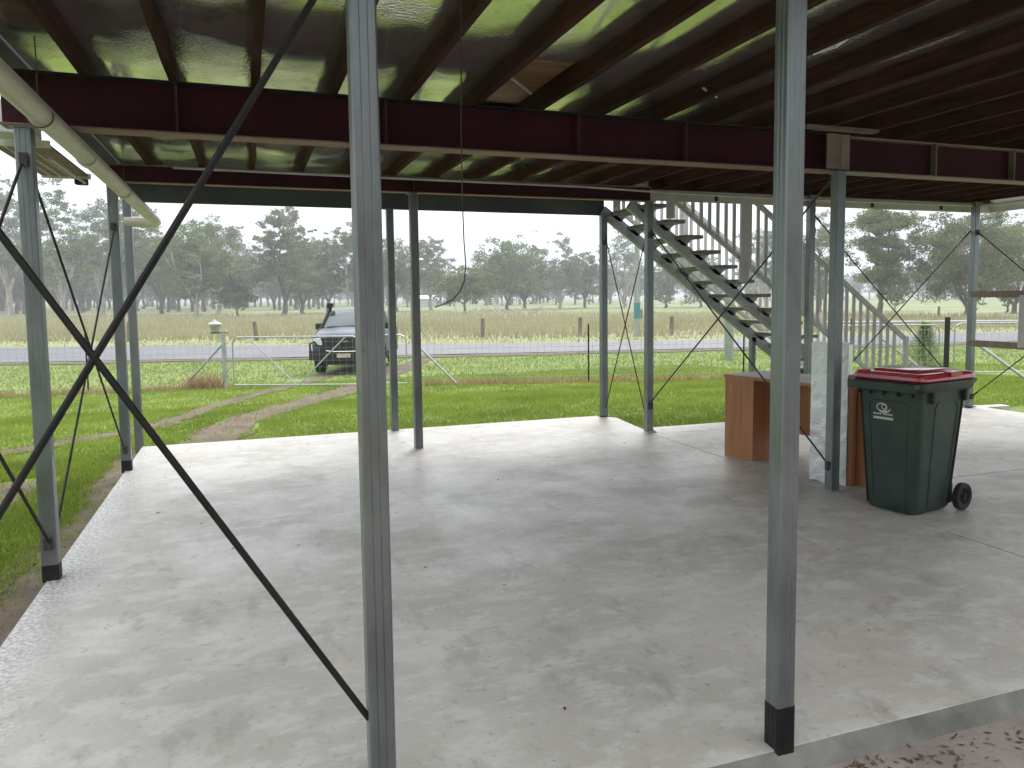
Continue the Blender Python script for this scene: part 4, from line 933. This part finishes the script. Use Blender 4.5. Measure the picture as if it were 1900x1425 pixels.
# ------------------------------------------------------------------ trees
def gum(seed, H, W, cz, style='airy', leaf='leafA', bark='bark', nleaf=5200, lsize=.34):
    """returns (trunk verts, faces, leaf verts, leaf faces): forking trunk, boughs that reach leaf clumps spread through the crown"""
    rn = random.Random(seed); g_ = np.random.default_rng(seed); tb = MB(); r0 = .020*H + .05
    nc = {'airy': 32, 'round': 46, 'spread': 38, 'tall': 28}[style]
    ch = H-cz; cs0 = {'airy': .125, 'round': .15, 'spread': .14, 'tall': .17}[style]*W
    cl = []
    while len(cl) < nc:
        u = g_.uniform(-1, 1, 3)
        if np.linalg.norm(u) > 1 or np.linalg.norm(u) < .35: continue
        shape = {'round': 1.0, 'airy': .92, 'spread': 1.05, 'tall': .8}[style]
        f = (u[2]+1)/2                                    # 0 bottom .. 1 top of the crown
        wide = math.sin(math.pi*min(1, .22+.78*f))**.45 if style != 'spread' else (.55+.45*math.sin(math.pi*f))
        p = np.array([u[0]*W*.43*shape*wide/max(math.sqrt(1-u[2]**2), .35)*.8, u[1]*W*.43*shape*wide/max(math.sqrt(1-u[2]**2), .35)*.8, cz+cs0*.3+f*(ch-cs0*.9)])
        if cl and min(np.linalg.norm((p-q)*np.array([1, 1, 1.3])) for q in cl) < cs0*.62 and rn.random() < .8: continue
        cl.append(p)
    cl = np.array(cl); lean = np.array([rn.gauss(0, .07), rn.gauss(0, .07)])
    # trunk forks into leaders
    fz = max(cz*rn.uniform(.45, .8), .6); base = Vector((0, 0, -.2)); fork = Vector((lean[0]*fz, lean[1]*fz, fz))
    tb.tube([base, Vector((rn.gauss(0, .04), rn.gauss(0, .04), fz*.12)), base.lerp(fork, .5)+Vector((rn.gauss(0, .03)*H, rn.gauss(0, .03)*H, 0))*.4, fork], [r0*1.5, r0*1.05, r0*.95, r0*.85], 9, cap=False)
    nl = 2 if style == 'tall' else rn.choice((2, 3, 3, 4)); leaders = []
    for k in range(nl):
        a = 6.28*k/nl+rn.uniform(-.5, .5); reach = W*{'airy': .17, 'round': .18, 'spread': .26, 'tall': .08}[style]
        e_ = fork + Vector((math.cos(a)*reach, math.sin(a)*reach, (cz+ch*rn.uniform(.35, .62))-fz))
        md = fork.lerp(e_, .5) + Vector((math.cos(a)*reach*.25, math.sin(a)*reach*.25, rn.uniform(-.4, .2)))
        pts = [fork, fork.lerp(md, .5)+Vector((rn.gauss(0, .12), rn.gauss(0, .12), 0)), md, md.lerp(e_, .5)+Vector((rn.gauss(0, .2), rn.gauss(0, .2), 0)), e_]
        tb.tube(pts, [r0*.62, r0*.55, r0*.45, r0*.36, r0*.26], 7, cap=False); leaders += [(q, r0*rr_) for q, rr_ in zip(pts[1:], (.4, .34, .28, .2))]
    for c in cl:
        c_v = Vector(c); cand = sorted(leaders, key=lambda t_: (t_[0]-c_v).length + (3 if t_[0].z > c_v.z else 0))[:3]; st_, rr_ = rn.choice(cand[:2])
        d = c_v-st_; md = st_ + d*.5 + Vector((rn.gauss(0, .1)*d.length, rn.gauss(0, .1)*d.length, -.06*d.length+rn.gauss(0, .06)*d.length))
        tb.tube([st_, st_.lerp(md, .5), md, md.lerp(c_v, .55)+Vector((0, 0, .05*d.length)), c_v], [rr_*.7, rr_*.55, rr_*.45, rr_*.34, .05], 5, cap=False)
    # every clump is a handful of small overlapping sprays
    sub = cl[g_.integers(0, nc, nc*7)] + g_.normal(0, 1, (nc*7, 3))*np.array([cs0*.72, cs0*.72, cs0*.48])
    ss = g_.uniform(.22, .58, len(sub))*cs0
    k_ = g_.choice(len(sub), nleaf, p=ss**2/np.sum(ss**2)); u = g_.normal(0, 1, (nleaf, 3)); u /= np.linalg.norm(u, axis=1)[:, None]
    C = sub[k_] + u*(g_.uniform(.1, 1, nleaf)**.6*ss[k_])[:, None]*np.array([1.2, 1.2, .7])
    a = g_.uniform(0, 6.28, nleaf); s = lsize*g_.uniform(.5, 1.3, nleaf)
    D = np.c_[np.cos(a)*.6, np.sin(a)*.6, g_.uniform(-1, .3, nleaf)]; D /= np.linalg.norm(D, axis=1)[:, None]
    E_ = np.cross(D, g_.normal(0, 1, (nleaf, 3))); E_ /= np.linalg.norm(E_, axis=1)[:, None]+1e-9
    Q = np.stack([C-D*s[:, None]*.5, C+E_*s[:, None]*.26, C+D*s[:, None]*.5, C-E_*s[:, None]*.26], 1)
    return np.array(tb.v), tb.f, Q.reshape(-1, 3), np.arange(nleaf*4).reshape(-1, 4)
def tree(x, y, H, W, cz, style, label, seed, leaf='leafA', bark='bark', nleaf=5200, lsize=.34, group=None, name='gum_tree'):
    cz = cz*.68; H = H*(1.14 if x < 0 else 1.06); W = W*1.1
    V, F, LV, LF = gum(seed, H, W, cz, style, leaf, bark, nleaf, lsize)
    r = empty(name, (x, y, -.75)); tag(r, label, 'tree', group)
    me = bpy.data.meshes.new('trunk'); me.from_pydata([tuple(v) for v in V], [], F); me.materials.append(M[bark]); me.polygons.foreach_set('use_smooth', [True]*len(me.polygons))
    o = bpy.data.objects.new('trunk', me); col.objects.link(o); o.parent = r
    fast_mesh('crown', LV, LF, M[leaf], r)
    return r
G1 = 'gum trees across the paddock'
TR = [
 (-36.5, 150.2, 20.8, 11.6, 7.7, 'airy', 'very tall gum tree at the left picture edge', 'leafC', 'bark', 5200),
 (-26.9, 137.4, 17.8, 11.8, 7.3, 'airy', 'tall gum tree with forked trunk behind the leftmost post', 'leafA', 'bark', 5200),
 (-23.5, 152.4, 18.0, 10.8, 8.7, 'airy', 'tall airy gum tree left of the second left post', 'leafC', 'bark', 4200),
 (-17.2, 137.0, 17.8, 9.0, 7.3, 'tall', 'slender tall gum tree behind the pair of left posts', 'leafA', 'barkd', 4600),
 (-13.8, 148.3, 13.2, 9.4, 5.8, 'round', 'bushy gum tree under the end of the drain pipe', 'leafB', 'barkd', 4800),
 (-6.5, 115.8, 11.7, 10.6, 4.6, 'spread', 'gum tree with thick white forked trunk above the letterbox', 'leafA', 'bark', 6000),
 (-1.3, 114.8, 5.0, 4.8, 2.1, 'round', 'small round dark tree with short trunk near the letterbox', 'leafB', 'barkd', 2400),
 (-4.5, 139.1, 14.0, 10.2, 6.5, 'spread', 'broad crowned gum tree behind the white trunked one', 'leafA', 'bark', 4800),
 (5.0, 116.6, 15.4, 10.5, 3.5, 'airy', 'tall sparse gum tree left of the ute', 'leafC', 'barkd', 5600),
 (8.2, 126.6, 12.8, 8.0, 3.6, 'airy', 'gum tree rising behind the snorkel of the ute', 'leafA', 'barkd', 4200),
 (13.1, 137.7, 12.9, 8.8, 3.7, 'round', 'rounded gum tree directly behind the ute roof', 'leafB', 'barkd', 4800),
 (16.7, 133.9, 16.3, 9.1, 4.5, 'airy', 'gum tree hidden partly by the near centre post', 'leafA', 'bark', 4200),
 (24.7, 137.8, 13.1, 9.0, 4.6, 'round', 'bushy gum tree behind the pair of mid posts', 'leafA', 'barkd', 5000),
 (32.2, 143.4, 13.6, 9.6, 4.6, 'airy', 'airy gum tree behind the hanging cable', 'leafC', 'bark', 4600),
 (29.7, 110.1, 6.4, 7.9, 2.5, 'spread', 'low spreading green tree below the hanging cable', 'leafB', 'barkd', 3600),
 (42.9, 130.7, 12.6, 12.8, 2.9, 'round', 'large dense round gum tree in the middle of the view', 'leafA', 'barkd', 7000),
 (51.5, 145.1, 12.0, 9.8, 3.0, 'round', 'round gum tree right of the large dense one', 'leafB', 'barkd', 4800),
 (56.4, 138.6, 13.7, 12.4, 2.9, 'airy', 'wide pale gum tree with open crown left of the slab corner post', 'leafC', 'bark', 5200),
 (65.2, 147.0, 11.2, 9.2, 2.9, 'airy', 'hazy gum tree just left of the slab corner post', 'leafA', 'barkd', 4200),
 (70.1, 139.7, 15.6, 11.8, 2.8, 'airy', 'very sparse pale gum tree behind the slab corner post', 'leafC', 'bark', 2400),
 (75.4, 131.9, 12.0, 9.3, 2.2, 'airy', 'hazy gum tree beneath the stair stringer', 'leafA', 'barkd', 4200),
 (83.0, 131.6, 10.5, 10.5, 2.1, 'round', 'low rounded gum tree seen through the stairs', 'leafB', 'barkd', 4800),
 (83.0, 111.3, 13.9, 11.0, 2.5, 'airy', 'gum tree behind the stair treads', 'leafC', 'bark', 4600),
 (67.8, 80.0, 12.9, 7.5, 3.4, 'tall', 'upright gum tree behind the stair balusters', 'leafA', 'barkd', 4800),
 (56.7, 58.5, 11.4, 7.2, 3.6, 'tall', 'tall gum tree with forked trunk above the bin', 'leafA', 'barkd', 9000),
 (78.1, 78.0, 5.4, 4.6, 1.2, 'airy', 'small pale tree left of the big round tree', 'leafC', 'bark', 2600),
 (62.3, 53.7, 9.6, 11.0, 2.2, 'round', 'big round olive green tree left of the right post', 'leafB', 'barkd', 12000),
 (78.1, 61.5, 10.9, 9.6, 2.5, 'round', 'big olive tree at the right picture edge', 'leafB', 'barkd', 9000),
 (81.8, 65.2, 3.7, 2.8, 1.6, 'round', 'tiny young tree between the timber rails', 'leafA', 'barkd', 900),
]
for i, (x, y, H_, W_, cz_, st_, lab, lf, bk, nl) in enumerate(TR):
    near = y < 90
    tree(x, y, H_, W_, cz_, st_, lab, 100+i, lf, bk, int(nl*2.6), .24 if near else .38, G1)
# far woodland: one mass of hundreds of slim gums
rng = np.random.default_rng(77); VV, FF, LVV, LFF = [], [], [], []; nv = 0; nl_ = 0
protos = [gum(500+k, 13, 9, 2.6, ('airy', 'round', 'tall')[k % 3], nleaf=1300, lsize=.7) for k in range(6)]
def put(x, y, s, k):
    global nv, nl_
    V, F, LV, LF = protos[k % 6]; c, sn = math.cos(k*1.7), math.sin(k*1.7); Rm = np.array([[c, -sn, 0], [sn, c, 0], [0, 0, 1]])
    a = (V@Rm.T)*s+np.array([x, y, -.75]); VV.append(a); FF.extend([tuple(i+nv for i in f) for f in F]); nv += len(a)
    b = (LV@Rm.T)*s+np.array([x, y, -.75]); LVV.append(b); LFF.append(LF+nl_); nl_ += len(b)
for k in range(520):
    th = R(rng.uniform(-22, 62)); D = rng.uniform(200, 380)
    dens_ = 1 if th < R(22) else .55
    if rng.random() > dens_: continue
    if math.degrees(th) > 33 and D < 260: continue
    put(D*math.sin(th), D*math.cos(th), rng.uniform(.75, 1.25)*(1.15 if th < R(5) else .85), k)
for k in range(34):
    th = R(rng.uniform(-22, 5)); D = rng.uniform(165, 200); put(D*math.sin(th), D*math.cos(th), rng.uniform(.9, 1.2), k)
dw = empty('distant_woodland', (0, 0, 0)); tag(dw, 'hazy mass of slim gum trees along the horizon', 'woodland', kind='stuff')
me = bpy.data.meshes.new('trunks'); me.from_pydata([tuple(v) for v in np.vstack(VV)], [], FF); me.materials.append(M['barkd']); o = bpy.data.objects.new('trunks', me); col.objects.link(o); o.parent = dw; o['kind'] = 'stuff'
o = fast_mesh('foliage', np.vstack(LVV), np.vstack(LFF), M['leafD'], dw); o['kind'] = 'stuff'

# ------------------------------------------------------------------ air
hz_m = bpy.data.materials.new('haze'); hz_m.use_nodes = True; t = hz_m.node_tree; t.nodes.clear()
vo = t.nodes.new('ShaderNodeVolumePrincipled'); vo.inputs['Color'].default_value = (.9, .93, .97, 1); vo.inputs['Density'].default_value = .0016; vo.inputs['Anisotropy'].default_value = .2
oo = t.nodes.new('ShaderNodeOutputMaterial'); t.links.new(vo.outputs[0], oo.inputs['Volume'])
o = MB().box(-950, 950, -40, 1150, -2.2, 28).build('haze', hz_m); tag(o, 'pale moist air over the paddocks', 'haze', kind='stuff')
